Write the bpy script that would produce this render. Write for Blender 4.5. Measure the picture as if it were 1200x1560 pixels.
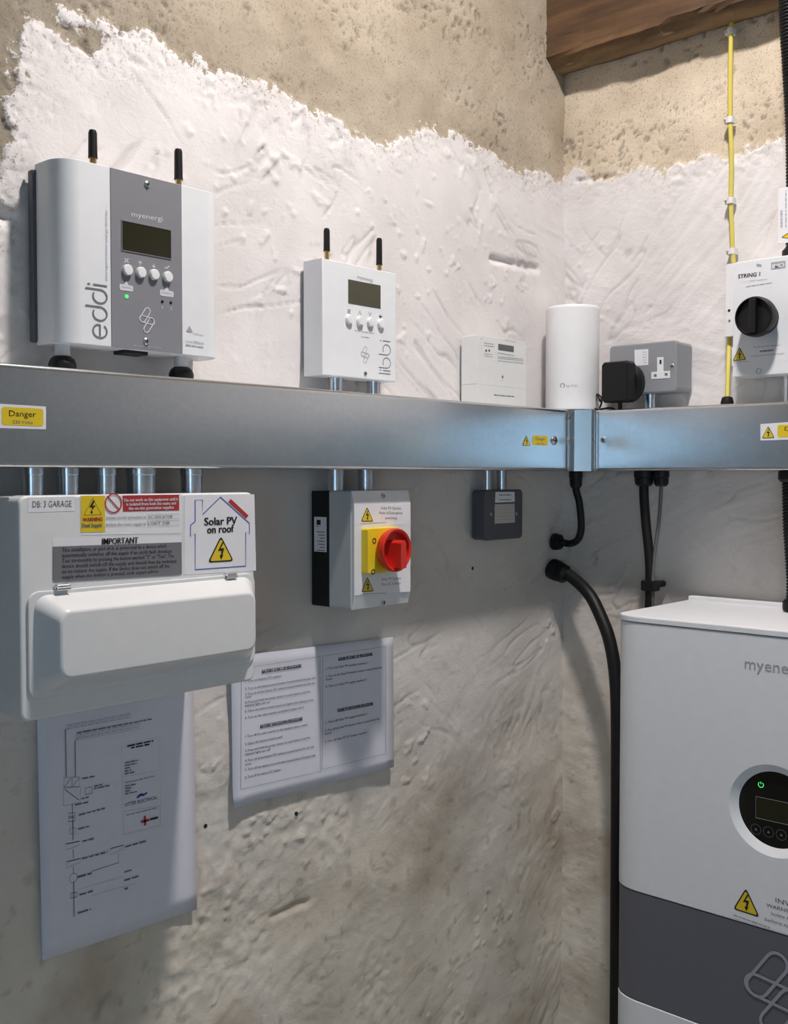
import bpy, bmesh, math, random
import numpy as np
from mathutils import Vector, Matrix
random.seed(7)
S = bpy.context.scene
C = S.collection
for o in list(bpy.data.objects): bpy.data.objects.remove(o)
PI = math.pi

# ------------------------------------------------------------------ camera, world, light, exposure
FPX = 1618.0; YAW = math.radians(42.2); PIT = math.radians(1.95)
CAM = np.array([-1.629, -1.063, 1.439])
cd = bpy.data.cameras.new('camera'); cam = bpy.data.objects.new('camera', cd); C.objects.link(cam)
cam.location = CAM
cam.rotation_euler = (PI/2 - PIT, 0, YAW - PI/2)
cd.sensor_fit = 'HORIZONTAL'; cd.sensor_width = 36.0; cd.lens = 36.0*FPX/1200.0; cd.clip_start = 0.02
S.camera = cam
S.view_settings.view_transform = 'Standard'; S.view_settings.look = 'None'
S.view_settings.gamma = 1.0; S.view_settings.use_curve_mapping = False
S.view_settings.exposure = 0.0
w = bpy.data.worlds.new('daylight'); S.world = w; w.use_nodes = True
w.node_tree.nodes['Background'].inputs[0].default_value = (0.52, 0.77, 1.0, 1)
w.node_tree.nodes['Background'].inputs[1].default_value = 3.7
LAMP = (-0.72, -0.62, 2.72); LAMP_POWER = 840.0
ROOM = (-3.9, -3.7, 2.80)           # room corner opposite the photographed one, ceiling height
WIN = (-3.20, -2.00, 0.30, 2.25)      # tall window opening in wall_back: y from, y to, z from, z to
pl = bpy.data.lights.new('window_daylight', 'AREA'); pl.shape = 'RECTANGLE'
pl.size = WIN[1]-WIN[0]; pl.size_y = WIN[3]-WIN[2]; pl.cycles.is_portal = True
plo = bpy.data.objects.new('window_daylight', pl); C.objects.link(plo)
plo.location = (ROOM[0]-0.15, (WIN[0]+WIN[1])/2, (WIN[2]+WIN[3])/2); plo.rotation_euler = (PI/2, 0, -PI/2)

# ------------------------------------------------------------------ pixel -> wall plane helpers
_fh = np.array([math.cos(YAW), math.sin(YAW), 0]); _r = np.array([math.sin(YAW), -math.cos(YAW), 0])
_fw = _fh*math.cos(PIT) + np.array([0, 0, -math.sin(PIT)]); _up = np.array([0, 0, math.cos(PIT)]) + _fh*math.sin(PIT)
def ray(x, y): return _fw + _r*(x-600)/FPX + _up*(780-y)/FPX
def L(x, y, d=0.0):
    v = ray(x, y); t = (-d-CAM[1])/v[1]; p = CAM+v*t; return (p[0], p[2])
def R(x, y, d=0.0):
    v = ray(x, y); t = (-d-CAM[0])/v[0]; p = CAM+v*t; return (-p[1], p[2])
def LW(x, y, d=0.0): u, z = L(x, y, d); return Vector((u, -d, z))
def RW(x, y, d=0.0): u, z = R(x, y, d); return Vector((-d, -u, z))
def zm(x0, y0, s): return lambda zx, zy: (x0+zx/s, y0+zy/s)

# ------------------------------------------------------------------ materials
MATS = {}
def mat(name, col, rough=0.5, metal=0.0, var=0.04, scale=60.0, bump=0.0, emit=0.0, spec=0.5, coat=0.0, bscale=None):
    if name in MATS: return MATS[name]
    m = bpy.data.materials.new(name); m.use_nodes = True; nt = m.node_tree; b = nt.nodes['Principled BSDF']
    b.inputs['Roughness'].default_value = rough; b.inputs['Metallic'].default_value = metal
    b.inputs['Specular IOR Level'].default_value = spec
    if coat: b.inputs['Coat Weight'].default_value = coat
    tc = nt.nodes.new('ShaderNodeTexCoord'); n = nt.nodes.new('ShaderNodeTexNoise')
    n.inputs['Scale'].default_value = scale; n.inputs['Detail'].default_value = 4
    nt.links.new(tc.outputs['Object'], n.inputs['Vector'])
    mx = nt.nodes.new('ShaderNodeMix'); mx.data_type = 'RGBA'
    lo = [max(0, c*(1-var)) for c in col]; hi = [min(1, c*(1+var)) for c in col]
    mx.inputs['A'].default_value = (*lo, 1); mx.inputs['B'].default_value = (*hi, 1)
    nt.links.new(n.outputs['Fac'], mx.inputs['Factor']); nt.links.new(mx.outputs['Result'], b.inputs['Base Color'])
    if bump:
        bp = nt.nodes.new('ShaderNodeBump'); bp.inputs['Strength'].default_value = bump; bp.inputs['Distance'].default_value = 0.001
        n2 = nt.nodes.new('ShaderNodeTexNoise'); n2.inputs['Scale'].default_value = bscale or scale*4; n2.inputs['Detail'].default_value = 5
        nt.links.new(tc.outputs['Object'], n2.inputs['Vector']); nt.links.new(n2.outputs['Fac'], bp.inputs['Height'])
        nt.links.new(bp.outputs['Normal'], b.inputs['Normal'])
    if emit:
        b.inputs['Emission Color'].default_value = (*col, 1); b.inputs['Emission Strength'].default_value = emit
    MATS[name] = m; return m
WHITE = mat('white_powder_coat', (0.74, 0.745, 0.765), 0.42)
WHITEP = mat('white_plastic', (0.76, 0.755, 0.76), 0.35)
CREAM = mat('pale_grey_plastic', (0.70, 0.70, 0.69), 0.4)
ENAMEL = mat('white_enamel_steel', (0.72, 0.72, 0.725), 0.22, coat=0.3)
LGREY = mat('light_grey_plastic', (0.50, 0.52, 0.53), 0.45)
PGREY = mat('panel_grey', (0.215, 0.215, 0.235), 0.45)
SGREY = mat('socket_grey_paint', (0.255, 0.26, 0.28), 0.45, bump=0.15, scale=200)
DGREY = mat('dark_grey_paint', (0.085, 0.088, 0.098), 0.45, bump=0.15, scale=200)
IGREY = mat('inverter_band_grey', (0.115, 0.118, 0.14), 0.42, bump=0.1, scale=300)
BLACK = mat('black_plastic', (0.006, 0.006, 0.0065), 0.45, spec=0.35)
RUBBER = mat('black_cable_sheath', (0.006, 0.006, 0.0065), 0.5, bump=0.1, spec=0.35)
GLOSSB = mat('black_gloss', (0.006, 0.006, 0.006), 0.12)
LCD = mat('lcd_green', (0.055, 0.052, 0.028), 0.25)
LCDB = mat('lcd_dark', (0.016, 0.015, 0.006), 0.25)
LCDG = mat('lcd_grey', (0.10, 0.10, 0.095), 0.3)
BRASS = mat('brass', (0.65, 0.47, 0.20), 0.3, 1.0)
STEEL = mat('zinc_steel', (0.62, 0.64, 0.65), 0.28, 1.0)
CONDUIT = mat('galvanised_conduit', (0.62, 0.65, 0.70), 0.26, 1.0, var=0.15, scale=120)
STICK = mat('white_sticker', (0.76, 0.75, 0.78), 0.35)
PAPER = mat('white_paper', (0.70, 0.70, 0.78), 0.6)
YEL = mat('sign_yellow', (0.72, 0.52, 0.02), 0.4)
YELP = mat('yellow_plastic', (0.82, 0.60, 0.02), 0.35)
REDP = mat('red_plastic', (0.62, 0.025, 0.015), 0.35)
REDS = mat('sign_red', (0.42, 0.03, 0.03), 0.4)
BLUE = mat('print_blue', (0.03, 0.08, 0.45), 0.5)
INK = mat('print_black', (0.012, 0.012, 0.014), 0.5)
INKG = mat('print_grey', (0.16, 0.16, 0.17), 0.5)
INKL = mat('print_light_grey', (0.34, 0.34, 0.37), 0.5)
INKW = mat('print_white', (0.62, 0.62, 0.66), 0.5)
NOTE = mat('notice_grey', (0.17, 0.17, 0.185), 0.45)
CYEL = mat('cable_yellow', (0.62, 0.52, 0.10), 0.35)
CGRN = mat('cable_green', (0.10, 0.30, 0.03), 0.4)
GLED = mat('green_led', (0.06, 0.85, 0.16), 0.3, emit=1.2)
GREYC = mat('grey_cable_sheath', (0.12, 0.115, 0.105), 0.5)
HOLE = mat('hole_dark', (0.02, 0.018, 0.015), 0.9)  # flat dark colour painted as the shade inside holes and slots

def galv():
    m = bpy.data.materials.new('galvanised_steel'); m.use_nodes = True; nt = m.node_tree; b = nt.nodes['Principled BSDF']
    b.inputs['Metallic'].default_value = 1.0
    tc = nt.nodes.new('ShaderNodeTexCoord')
    v = nt.nodes.new('ShaderNodeTexVoronoi'); v.inputs['Scale'].default_value = 220
    n = nt.nodes.new('ShaderNodeTexNoise'); n.inputs['Scale'].default_value = 14; n.inputs['Detail'].default_value = 5
    nt.links.new(tc.outputs['Object'], v.inputs['Vector']); nt.links.new(tc.outputs['Object'], n.inputs['Vector'])
    mx = nt.nodes.new('ShaderNodeMix'); mx.data_type = 'RGBA'; mx.inputs['Factor'].default_value = 0.5
    mx.inputs['A'].default_value = (0.57, 0.595, 0.615, 1); mx.inputs['B'].default_value = (0.62, 0.645, 0.665, 1)
    nt.links.new(v.outputs['Color'], mx.inputs['Factor']); nt.links.new(mx.outputs['Result'], b.inputs['Base Color'])
    mr = nt.nodes.new('ShaderNodeMapRange'); mr.inputs['To Min'].default_value = 0.20; mr.inputs['To Max'].default_value = 0.28
    nt.links.new(n.outputs['Fac'], mr.inputs['Value']); nt.links.new(mr.outputs['Result'], b.inputs['Roughness'])
    bp = nt.nodes.new('ShaderNodeBump'); bp.inputs['Strength'].default_value = 0.06; bp.inputs['Distance'].default_value = 0.002
    nt.links.new(n.outputs['Fac'], bp.inputs['Height']); nt.links.new(bp.outputs['Normal'], b.inputs['Normal'])
    return m
GALV = galv()

# ------------------------------------------------------------------ mesh builder
def catmull(pts, n=8):
    pts = [Vector(p) for p in pts]; P = [pts[0]*2-pts[1]]+pts+[pts[-1]*2-pts[-2]]; out = []
    for i in range(1, len(P)-2):
        a, b, c, d = P[i-1], P[i], P[i+1], P[i+2]
        for k in range(n):
            t = k/n
            out.append(0.5*((2*b)+(c-a)*t+(2*a-5*b+4*c-d)*t*t+(3*b-a-3*c+d)*t*t*t))
    out.append(pts[-1]); return out
def rrect(x0, x1, z0, z1, r, n=5):
    out = []
    for cx, cz, a0 in ((x1-r, z1-r, 0), (x0+r, z1-r, PI/2), (x0+r, z0+r, PI), (x1-r, z0+r, 1.5*PI)):
        for k in range(n+1):
            a = a0+k/n*PI/2; out.append((cx+r*math.cos(a), cz+r*math.sin(a)))
    return out
def circ(cx, cz, r, n=24, sx=1.0): return [(cx+r*sx*math.cos(2*PI*k/n), cz+r*math.sin(2*PI*k/n)) for k in range(n)]
_txt = {}
def text_polys(s, bold):
    key = (s, bold)
    if key in _txt: return _txt[key]
    cu = bpy.data.curves.new('t', 'FONT'); cu.body = s; cu.size = 1.0; cu.resolution_u = 2
    if bold: cu.offset = 0.008
    ob = bpy.data.objects.new('t', cu)
    me = bpy.data.meshes.new_from_object(ob)
    vs = [(v.co.x, v.co.y) for v in me.vertices]; fs = [tuple(p.vertices) for p in me.polygons]
    bpy.data.objects.remove(ob); bpy.data.curves.remove(cu); bpy.data.meshes.remove(me)
    x0 = min(v[0] for v in vs); x1 = max(v[0] for v in vs)
    _txt[key] = ([(x-x0, y) for x, y in vs], fs, x1-x0); return _txt[key]

class MB:
    def __init__(self): self.v = []; self.f = []; self.m = []; self.mats = []
    def mi(self, m):
        if m not in self.mats: self.mats.append(m)
        return self.mats.index(m)
    def add(self, vs, fs, m):
        o = len(self.v); self.v += [tuple(v) for v in vs]; i = self.mi(m)
        for f in fs: self.f.append(tuple(o+k for k in f)); self.m.append(i)
        return self
    def addbm(self, bm, m):
        bm.verts.index_update()
        self.add([v.co[:] for v in bm.verts], [[v.index for v in f.verts] for f in bm.faces], m); bm.free(); return self
    def box(self, x0, x1, y0, y1, z0, z1, m, bev=0.0, seg=2):
        bm = bmesh.new(); bmesh.ops.create_cube(bm, size=1)
        for v in bm.verts: v.co = Vector(((x0+x1)/2+v.co.x*(x1-x0), (y0+y1)/2+v.co.y*(y1-y0), (z0+z1)/2+v.co.z*(z1-z0)))
        if bev: bmesh.ops.bevel(bm, geom=bm.edges[:], offset=bev, segments=seg, profile=0.5, affect='EDGES')
        return self.addbm(bm, m)
    def prism(self, pts, d0, d1, m, bev=0.0, seg=3, axis='Y', back=False):
        """polygon (x,z) extruded from depth d0 (wall side) to d1 (room side); axis Z: polygon (x,y) from z=d0 to d1"""
        bm = bmesh.new()
        if axis == 'Y': a = [bm.verts.new((x, -d0, z)) for x, z in pts]; b = [bm.verts.new((x, -d1, z)) for x, z in pts]
        else: a = [bm.verts.new((x, y, d0)) for x, y in pts]; b = [bm.verts.new((x, y, d1)) for x, y in pts]
        n = len(pts); fa = bm.faces.new(a); fb = bm.faces.new(b)
        for i in range(n): bm.faces.new((a[i], a[(i+1) % n], b[(i+1) % n], b[i]))
        bmesh.ops.recalc_face_normals(bm, faces=bm.faces[:])
        if bev:
            ed = list(fb.edges)+(list(fa.edges) if back else [])
            bmesh.ops.bevel(bm, geom=ed, offset=bev, segments=seg, profile=0.5, affect='EDGES')
        return self.addbm(bm, m)
    def loft(self, rings, m, cap=True):
        n = len(rings[0]); vs = [p for r in rings for p in r]; fs = []
        for k in range(len(rings)-1):
            for i in range(n): fs.append((k*n+i, k*n+(i+1) % n, (k+1)*n+(i+1) % n, (k+1)*n+i))
        if cap: fs.append(tuple(range(n))[::-1]); fs.append(tuple((len(rings)-1)*n+i for i in range(n)))
        return self.add(vs, fs, m)
    def lathe(self, prof, org, m, axis=(0, 0, 1), n=24):
        """prof: (radius, height along axis)"""
        q = Vector((0, 0, 1)).rotation_difference(Vector(axis).normalized()); org = Vector(org)
        return self.loft([[org+q@Vector((max(r, 1e-5)*math.cos(2*PI*i/n), max(r, 1e-5)*math.sin(2*PI*i/n), h)) for i in range(n)] for r, h in prof], m)
    def tube(self, path, r, m, n=12, smooth=8, rfun=None, m2=None, stripe=()):
        pts = catmull(path, smooth) if smooth else [Vector(p) for p in path]
        rings = []; nrm = None
        for i, p in enumerate(pts):
            t = (pts[min(i+1, len(pts)-1)]-pts[max(i-1, 0)]).normalized()
            if nrm is None: nrm = t.orthogonal().normalized() if abs(t.z) < 0.9 else Vector((1, 0, 0))
            nrm = (nrm-t*nrm.dot(t)).normalized(); bn = t.cross(nrm)
            rr = rfun(i, len(pts)) if rfun else r
            rings.append([p+(nrm*math.cos(2*PI*k/n)+bn*math.sin(2*PI*k/n))*rr for k in range(n)])
        if not m2: return self.loft(rings, m)
        vs = [p for q in rings for p in q]
        for k in range(n):
            self.add(sum([[q[k], q[(k+1) % n]] for q in rings], []), [(2*i, 2*i+1, 2*i+3, 2*i+2) for i in range(len(rings)-1)], m2 if k in stripe else m)
        return self
    def build(self, name, parent=None, ang=32, flat=False):
        me = bpy.data.meshes.new(name); me.from_pydata(self.v, [], self.f)
        for m in self.mats: me.materials.append(m)
        me.polygons.foreach_set('material_index', self.m)
        bm = bmesh.new(); bm.from_mesh(me)
        if not flat:
            bmesh.ops.recalc_face_normals(bm, faces=bm.faces[:])
        bm.to_mesh(me); bm.free()
        if not flat:
            me.polygons.foreach_set('use_smooth', [True]*len(me.polygons)); me.set_sharp_from_angle(angle=math.radians(ang))
        me.update()
        o = bpy.data.objects.new(name, me); C.objects.link(o)
        if parent: o.parent = parent
        if not flat: wn = o.modifiers.new('face_weighted_normals', 'WEIGHTED_NORMAL'); wn.keep_sharp = True
        return o

class Print(MB):
    """flat print on a plane at depth d of a wall thing; coordinates are photo pixels turned into the plane"""
    def __init__(self, wall, d, org, zf=None):
        super().__init__(); self.F = L if wall == 'L' else R; self.d = d; self.o = org; self.zf = zf or (lambda a, b: (a, b)); self.lift = 0.0003
    def P(self, x, y):
        x, y = self.zf(x, y); u, z = self.F(x, y, self.d); return u-self.o[0], z-self.o[1]
    def flat(self, pts, m, lift=None):
        e = -(self.d+(lift if lift is not None else self.lift))
        n = len(pts); vs = [(x, e, z) for x, z in pts]
        a = sum(pts[i][0]*pts[(i+1) % n][1]-pts[(i+1) % n][0]*pts[i][1] for i in range(n))
        self.add(vs, [tuple(range(n)) if a > 0 else tuple(range(n))[::-1]], m); return self
    def poly(self, pts, m, lift=None): return self.flat([self.P(*p) for p in pts], m, lift)
    def stroke(self, loc, wd, m, closed=False, lift=None):
        e = -(self.d+(lift if lift is not None else self.lift)); n = len(loc); vs = []; fs = []
        for i in range(n):
            a = loc[i-1] if (closed or i) else loc[i]; b = loc[(i+1) % n] if (closed or i < n-1) else loc[i]
            t = Vector((b[0]-a[0], b[1]-a[1])); t = t.normalized() if t.length > 0 else Vector((1, 0)); nx, nz = -t.y, t.x
            vs += [(loc[i][0]+nx*wd/2, e, loc[i][1]+nz*wd/2), (loc[i][0]-nx*wd/2, e, loc[i][1]-nz*wd/2)]
        for i in range(n if closed else n-1):
            j = (i+1) % n; fs.append((2*i, 2*i+1, 2*j+1, 2*j))
        return self.add(vs, fs, m)
    def line(self, pts, wd, m, closed=False, lift=None): return self.stroke([self.P(*p) for p in pts], wd, m, closed, lift)
    def text(self, s, a, b, cap, m, bold=False, lift=None, keep=False):
        """s from a to b (pixel positions of its left and right end at mid height), cap height in metres"""
        vs, fs, wd = text_polys(s, bold); A = Vector(self.P(*a)); B = Vector(self.P(*b)); t = (B-A); ln = t.length; t.normalize()
        nn = Vector((-t.y, t.x)); sx = ln/wd; sz = cap/0.73; e = -(self.d+(lift if lift is not None else self.lift))
        for k, sh in enumerate((-0.035, 0.0, 0.035) if bold else (0.0,)):
            out = []
            for x, y in vs:
                q = A+t*(x*sx+sh*cap)+nn*((y-0.365)*sz); out.append((q.x, e-0.00006*k, q.y))
            self.add(out, fs, m)
        return self
    def bars(self, a, b, cap, m, words=None, lift=None):
        """illegibly small print: one dash for each word"""
        A = Vector(self.P(*a)); B = Vector(self.P(*b)); ln = (B-A).length; t = (B-A).normalized(); x = 0.0
        while x < ln:
            wl = min(cap*random.uniform(1.4, 4.2), ln-x)
            if wl > cap*0.4: self.stroke([tuple(A+t*x), tuple(A+t*(x+wl))], cap*random.uniform(0.55, 0.75), m, lift=lift)
            x += wl+cap*0.55
        return self
    def tri(self, apex, left, right, lift=None):
        """yellow warning triangle with its black bolt"""
        l0 = lift if lift is not None else self.lift
        A, B, D = Vector(self.P(*apex)), Vector(self.P(*left)), Vector(self.P(*right)); c = (A+B+D)/3
        def rt(k, rr):
            pts = [c+(q-c)*k for q in (A, B, D)]; out = []
            for i in range(3):
                p, a, b = pts[i], pts[i-1], pts[(i+1) % 3]
                u, v = p+(a-p)*rr, p+(b-p)*rr
                for s in (0, .5, 1): out.append(tuple(u*(1-s)**2+p*2*s*(1-s)+v*s*s))
            return out
        self.flat(rt(1.0, 0.12), INK, l0); self.flat(rt(0.84, 0.10), YEL, l0+0.0002)
        X = (D-B)/2; mid = (B+D)/2; Y = A-mid
        def q(x, y): p = mid+X*x+Y*y; return (p.x, p.y)
        self.flat([q(.10, .76), q(-.24, .42), q(.02, .42), q(-.02, .24), q(.10, .24), q(.24, .52), q(-.04, .52), q(.24, .76)], INK, l0+0.0004)
        self.flat([q(-.12, .26), q(.0, .08), q(.18, .26)], INK, l0+0.0004)
        return self
    def build(self, name, parent=None): return super().build(name, parent, flat=True)

def thing(name, label, cat, loc, wall='L', group=None):
    o = bpy.data.objects.new(name, None); C.objects.link(o); o.empty_display_size = 0.05
    o.location = loc; o.rotation_euler = (0, 0, 0 if wall == 'L' else -PI/2)
    o['label'] = label; o['category'] = cat
    if group: o['group'] = group
    return o
def tag(o, label, cat, group=None):
    o['label'] = label; o['category'] = cat
    if group: o['group'] = group
    return o
def struct(o): o['kind'] = 'structure'; return o
def lthing(name, label, cat, x, z, group=None): return thing(name, label, cat, (x, 0, z), 'L', group), (x, z)
def rthing(name, label, cat, u, z, group=None): return thing(name, label, cat, (0, -u, z), 'R', group), (u, z)
def screw(parent, x, z, d, r, m=STEEL, name='screw'):
    b = MB(); b.lathe([(r*0.6, -0.002), (r, 0.0), (r*0.95, r*0.25), (r*0.6, r*0.5), (0, r*0.55)], (x, -d, z), m, axis=(0, -1, 0), n=16)
    b.box(x-r*0.62, x+r*0.62, -d-r*0.6, -d-r*0.4, z-r*0.1, z+r*0.1, BLACK); b.box(x-r*0.1, x+r*0.1, -d-r*0.6, -d-r*0.4, z-r*0.62, z+r*0.62, BLACK)
    return b.build(name, parent)

# ------------------------------------------------------------------ the two photographed walls: real relief on a fine grid
rng = np.random.default_rng(11)
def vnoise(x, y, seed):
    g = np.random.default_rng(seed).random((256, 256)); xi = np.floor(x).astype(int); yi = np.floor(y).astype(int)
    fx = x-xi; fy = y-yi; fx = fx*fx*(3-2*fx); fy = fy*fy*(3-2*fy)
    a = g[xi % 256, yi % 256]; b = g[(xi+1) % 256, yi % 256]; c = g[xi % 256, (yi+1) % 256]; d = g[(xi+1) % 256, (yi+1) % 256]
    return (a*(1-fx)+b*fx)*(1-fy)+(c*(1-fx)+d*fx)*fy
def fbm(x, y, seed, oc=4):
    s = 0; a = 1; t = 0
    for k in range(oc): s = s+a*vnoise(x*2**k+17*k, y*2**k+31*k, seed+k); t += a; a *= 0.5
    return s/t
def in_poly(px, py, poly):
    ins = np.zeros(px.shape, bool); n = len(poly); j = n-1
    for i in range(n):
        xi, yi = poly[i]; xj, yj = poly[j]
        c = ((yi > py) != (yj > py)) & (px < (xj-xi)*(py-yi)/(yj-yi+1e-12)+xi); ins ^= c; j = i
    return ins
def sstep(a, b, x): t = np.clip((x-a)/(b-a), 0, 1); return t*t*(3-2*t)
def poly_dist(px, py, poly):
    """signed distance (negative inside) by nearest segment"""
    dm = np.full(px.shape, 9.0); n = len(poly)
    for i in range(n):
        ax, ay = poly[i]; bx, by = poly[(i+1) % n]; dx, dy = bx-ax, by-ay; l2 = dx*dx+dy*dy+1e-12
        t = np.clip(((px-ax)*dx+(py-ay)*dy)/l2, 0, 1); dm = np.minimum(dm, np.hypot(px-ax-t*dx, py-ay-t*dy))
    return np.where(in_poly(px, py, poly), -dm, dm)
eL = [(-60, 420), (-15, 330), (4, 235), (20, 165), (29, 105), (25, 48), (44, 20), (62, 22), (82, 42), (100, 55), (130, 80), (148, 84), (165, 70), (188, 62), (222, 56),
      (260, 76), (300, 92), (340, 108), (365, 122), (400, 134), (440, 150), (480, 166), (520, 190), (560, 205), (595, 218), (620, 208), (650, 200), (690, 203), (720, 216), (760, 240), (790, 251), (820, 259), (843, 268), (856, 276)]
iL = [(86, 6), (110, 12), (140, 27), (165, 31), (180, 48), (170, 54), (150, 42), (122, 44), (100, 36), (86, 28)]
eR = [(857, 276), (868, 262), (882, 257), (889, 268), (902, 272), (930, 268), (960, 256), (990, 256), (1012, 265), (1040, 246), (1070, 236), (1110, 235), (1150, 222), (1200, 206), (1300, 180)]
polyL = [L(*p) for p in eL]+[(0.1, L(856, 276)[1]), (0.1, -0.2), (-1.30, -0.2), (-1.22, 0.8), (-1.24, 1.3)]
islL = [L(*p) for p in iL]
polyR = [(-0.1, R(857, 276)[1])]+[R(*p) for p in eR]+[(3.2, R(1300, 180)[1]), (3.2, -0.2), (-0.1, -0.2)]

def wall_mat():
    m = bpy.data.materials.new('rough_plaster_over_render'); m.use_nodes = True; nt = m.node_tree; b = nt.nodes['Principled BSDF']; lk = nt.links.new
    b.inputs['Roughness'].default_value = 0.85; b.inputs['Specular IOR Level'].default_value = 0.2
    tc = nt.nodes.new('ShaderNodeTexCoord')
    def noise(sc, det=5, rough=0.55):
        n = nt.nodes.new('ShaderNodeTexNoise'); n.inputs['Scale'].default_value = sc; n.inputs['Detail'].default_value = det; n.inputs['Roughness'].default_value = rough
        lk(tc.outputs['Object'], n.inputs['Vector']); return n.outputs['Fac']
    def mix(f, a, c2):
        x = nt.nodes.new('ShaderNodeMix'); x.data_type = 'RGBA'
        for k, v in (('Factor', f), ('A', a), ('B', c2)):
            if isinstance(v, tuple): x.inputs[k].default_value = (*v, 1)
            elif isinstance(v, float): x.inputs[k].default_value = v
            else: lk(v, x.inputs[k])
        return x.outputs['Result']
    def ramp(f, a, c2):
        r_ = nt.nodes.new('ShaderNodeMapRange'); r_.inputs['From Min'].default_value = a; r_.inputs['From Max'].default_value = c2; lk(f, r_.inputs['Value']); return r_.outputs['Result']
    def attr(nm):
        a = nt.nodes.new('ShaderNodeAttribute'); a.attribute_name = nm; return a.outputs['Fac']
    white = mix(ramp(noise(9), 0.35, 0.7), (0.665, 0.625, 0.61), (0.745, 0.705, 0.695))
    low = mix(ramp(noise(6), 0.35, 0.7), (0.60, 0.535, 0.445), (0.75, 0.69, 0.605))
    low = mix(ramp(noise(4.5), 0.50, 0.72), low, (0.40, 0.32, 0.235))
    rend = mix(ramp(noise(7), 0.3, 0.7), (0.35, 0.285, 0.21), (0.52, 0.445, 0.35))
    rend = mix(ramp(noise(330, 3), 0.56, 0.75), rend, (0.20, 0.155, 0.11)); rend = mix(ramp(noise(60, 5), 0.62, 0.80), rend, (0.25, 0.19, 0.13))
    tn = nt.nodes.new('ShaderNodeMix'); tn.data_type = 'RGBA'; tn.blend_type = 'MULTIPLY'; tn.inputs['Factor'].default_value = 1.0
    cb = nt.nodes.new('ShaderNodeCombineColor'); a_ = attr('lit_tone'); [lk(a_, cb.inputs[k]) for k in range(3)]; lk(rend, tn.inputs['A']); lk(cb.outputs[0], tn.inputs['B']); rend = tn.outputs['Result']
    pl_ = mix(attr('dirt'), white, low)
    def math_(op, a, b_):
        n_ = nt.nodes.new('ShaderNodeMath'); n_.operation = op
        for k, v in enumerate((a, b_)):
            if isinstance(v, (int, float)): n_.inputs[k].default_value = v
            else: lk(v, n_.inputs[k])
        return n_.outputs[0]
    sdn = attr('plaster'); e1 = math_('MULTIPLY', math_('SUBTRACT', noise(130, 4, 0.6), 0.5), 0.040); e2 = math_('MULTIPLY', math_('SUBTRACT', noise(420, 3), 0.5), 0.016)
    msk = ramp(math_('ADD', sdn, math_('ADD', e1, e2)), 0.0022, -0.0022)
    fk = math_('MULTIPLY', ramp(noise(190, 4, 0.6), 0.585, 0.63), ramp(sdn, -0.055, 0.0))
    msk = math_('SUBTRACT', msk, math_('MULTIPLY', fk, 0.8)); cl = nt.nodes.new('ShaderNodeClamp'); lk(msk, cl.inputs[0]); msk = cl.outputs[0]
    fin = mix(msk, rend, pl_)
    fin = mix(attr('stain_shade'), fin, (0.07, 0.06, 0.05))
    lk(fin, b.inputs['Base Color'])
    bp = nt.nodes.new('ShaderNodeBump'); bp.inputs['Strength'].default_value = 0.22; bp.inputs['Distance'].default_value = 0.003
    ad = nt.nodes.new('ShaderNodeMath'); ad.operation = 'ADD'; lk(noise(260, 6, 0.7), ad.inputs[0])
    mp = nt.nodes.new('ShaderNodeMapping'); mp.inputs['Rotation'].default_value = (0, 0.6, 0.6); mp.inputs['Scale'].default_value = (45, 45, 90); lk(tc.outputs['Object'], mp.inputs['Vector'])
    n2 = nt.nodes.new('ShaderNodeTexNoise'); n2.inputs['Scale'].default_value = 1.0; n2.inputs['Distortion'].default_value = 1.6; n2.inputs['Detail'].default_value = 4; lk(mp.outputs['Vector'], n2.inputs['Vector']); lk(n2.outputs['Fac'], ad.inputs[1])
    lk(ad.outputs[0], bp.inputs['Height']); lk(bp.outputs['Normal'], b.inputs['Normal'])
    return m
WALLM = wall_mat()

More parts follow.
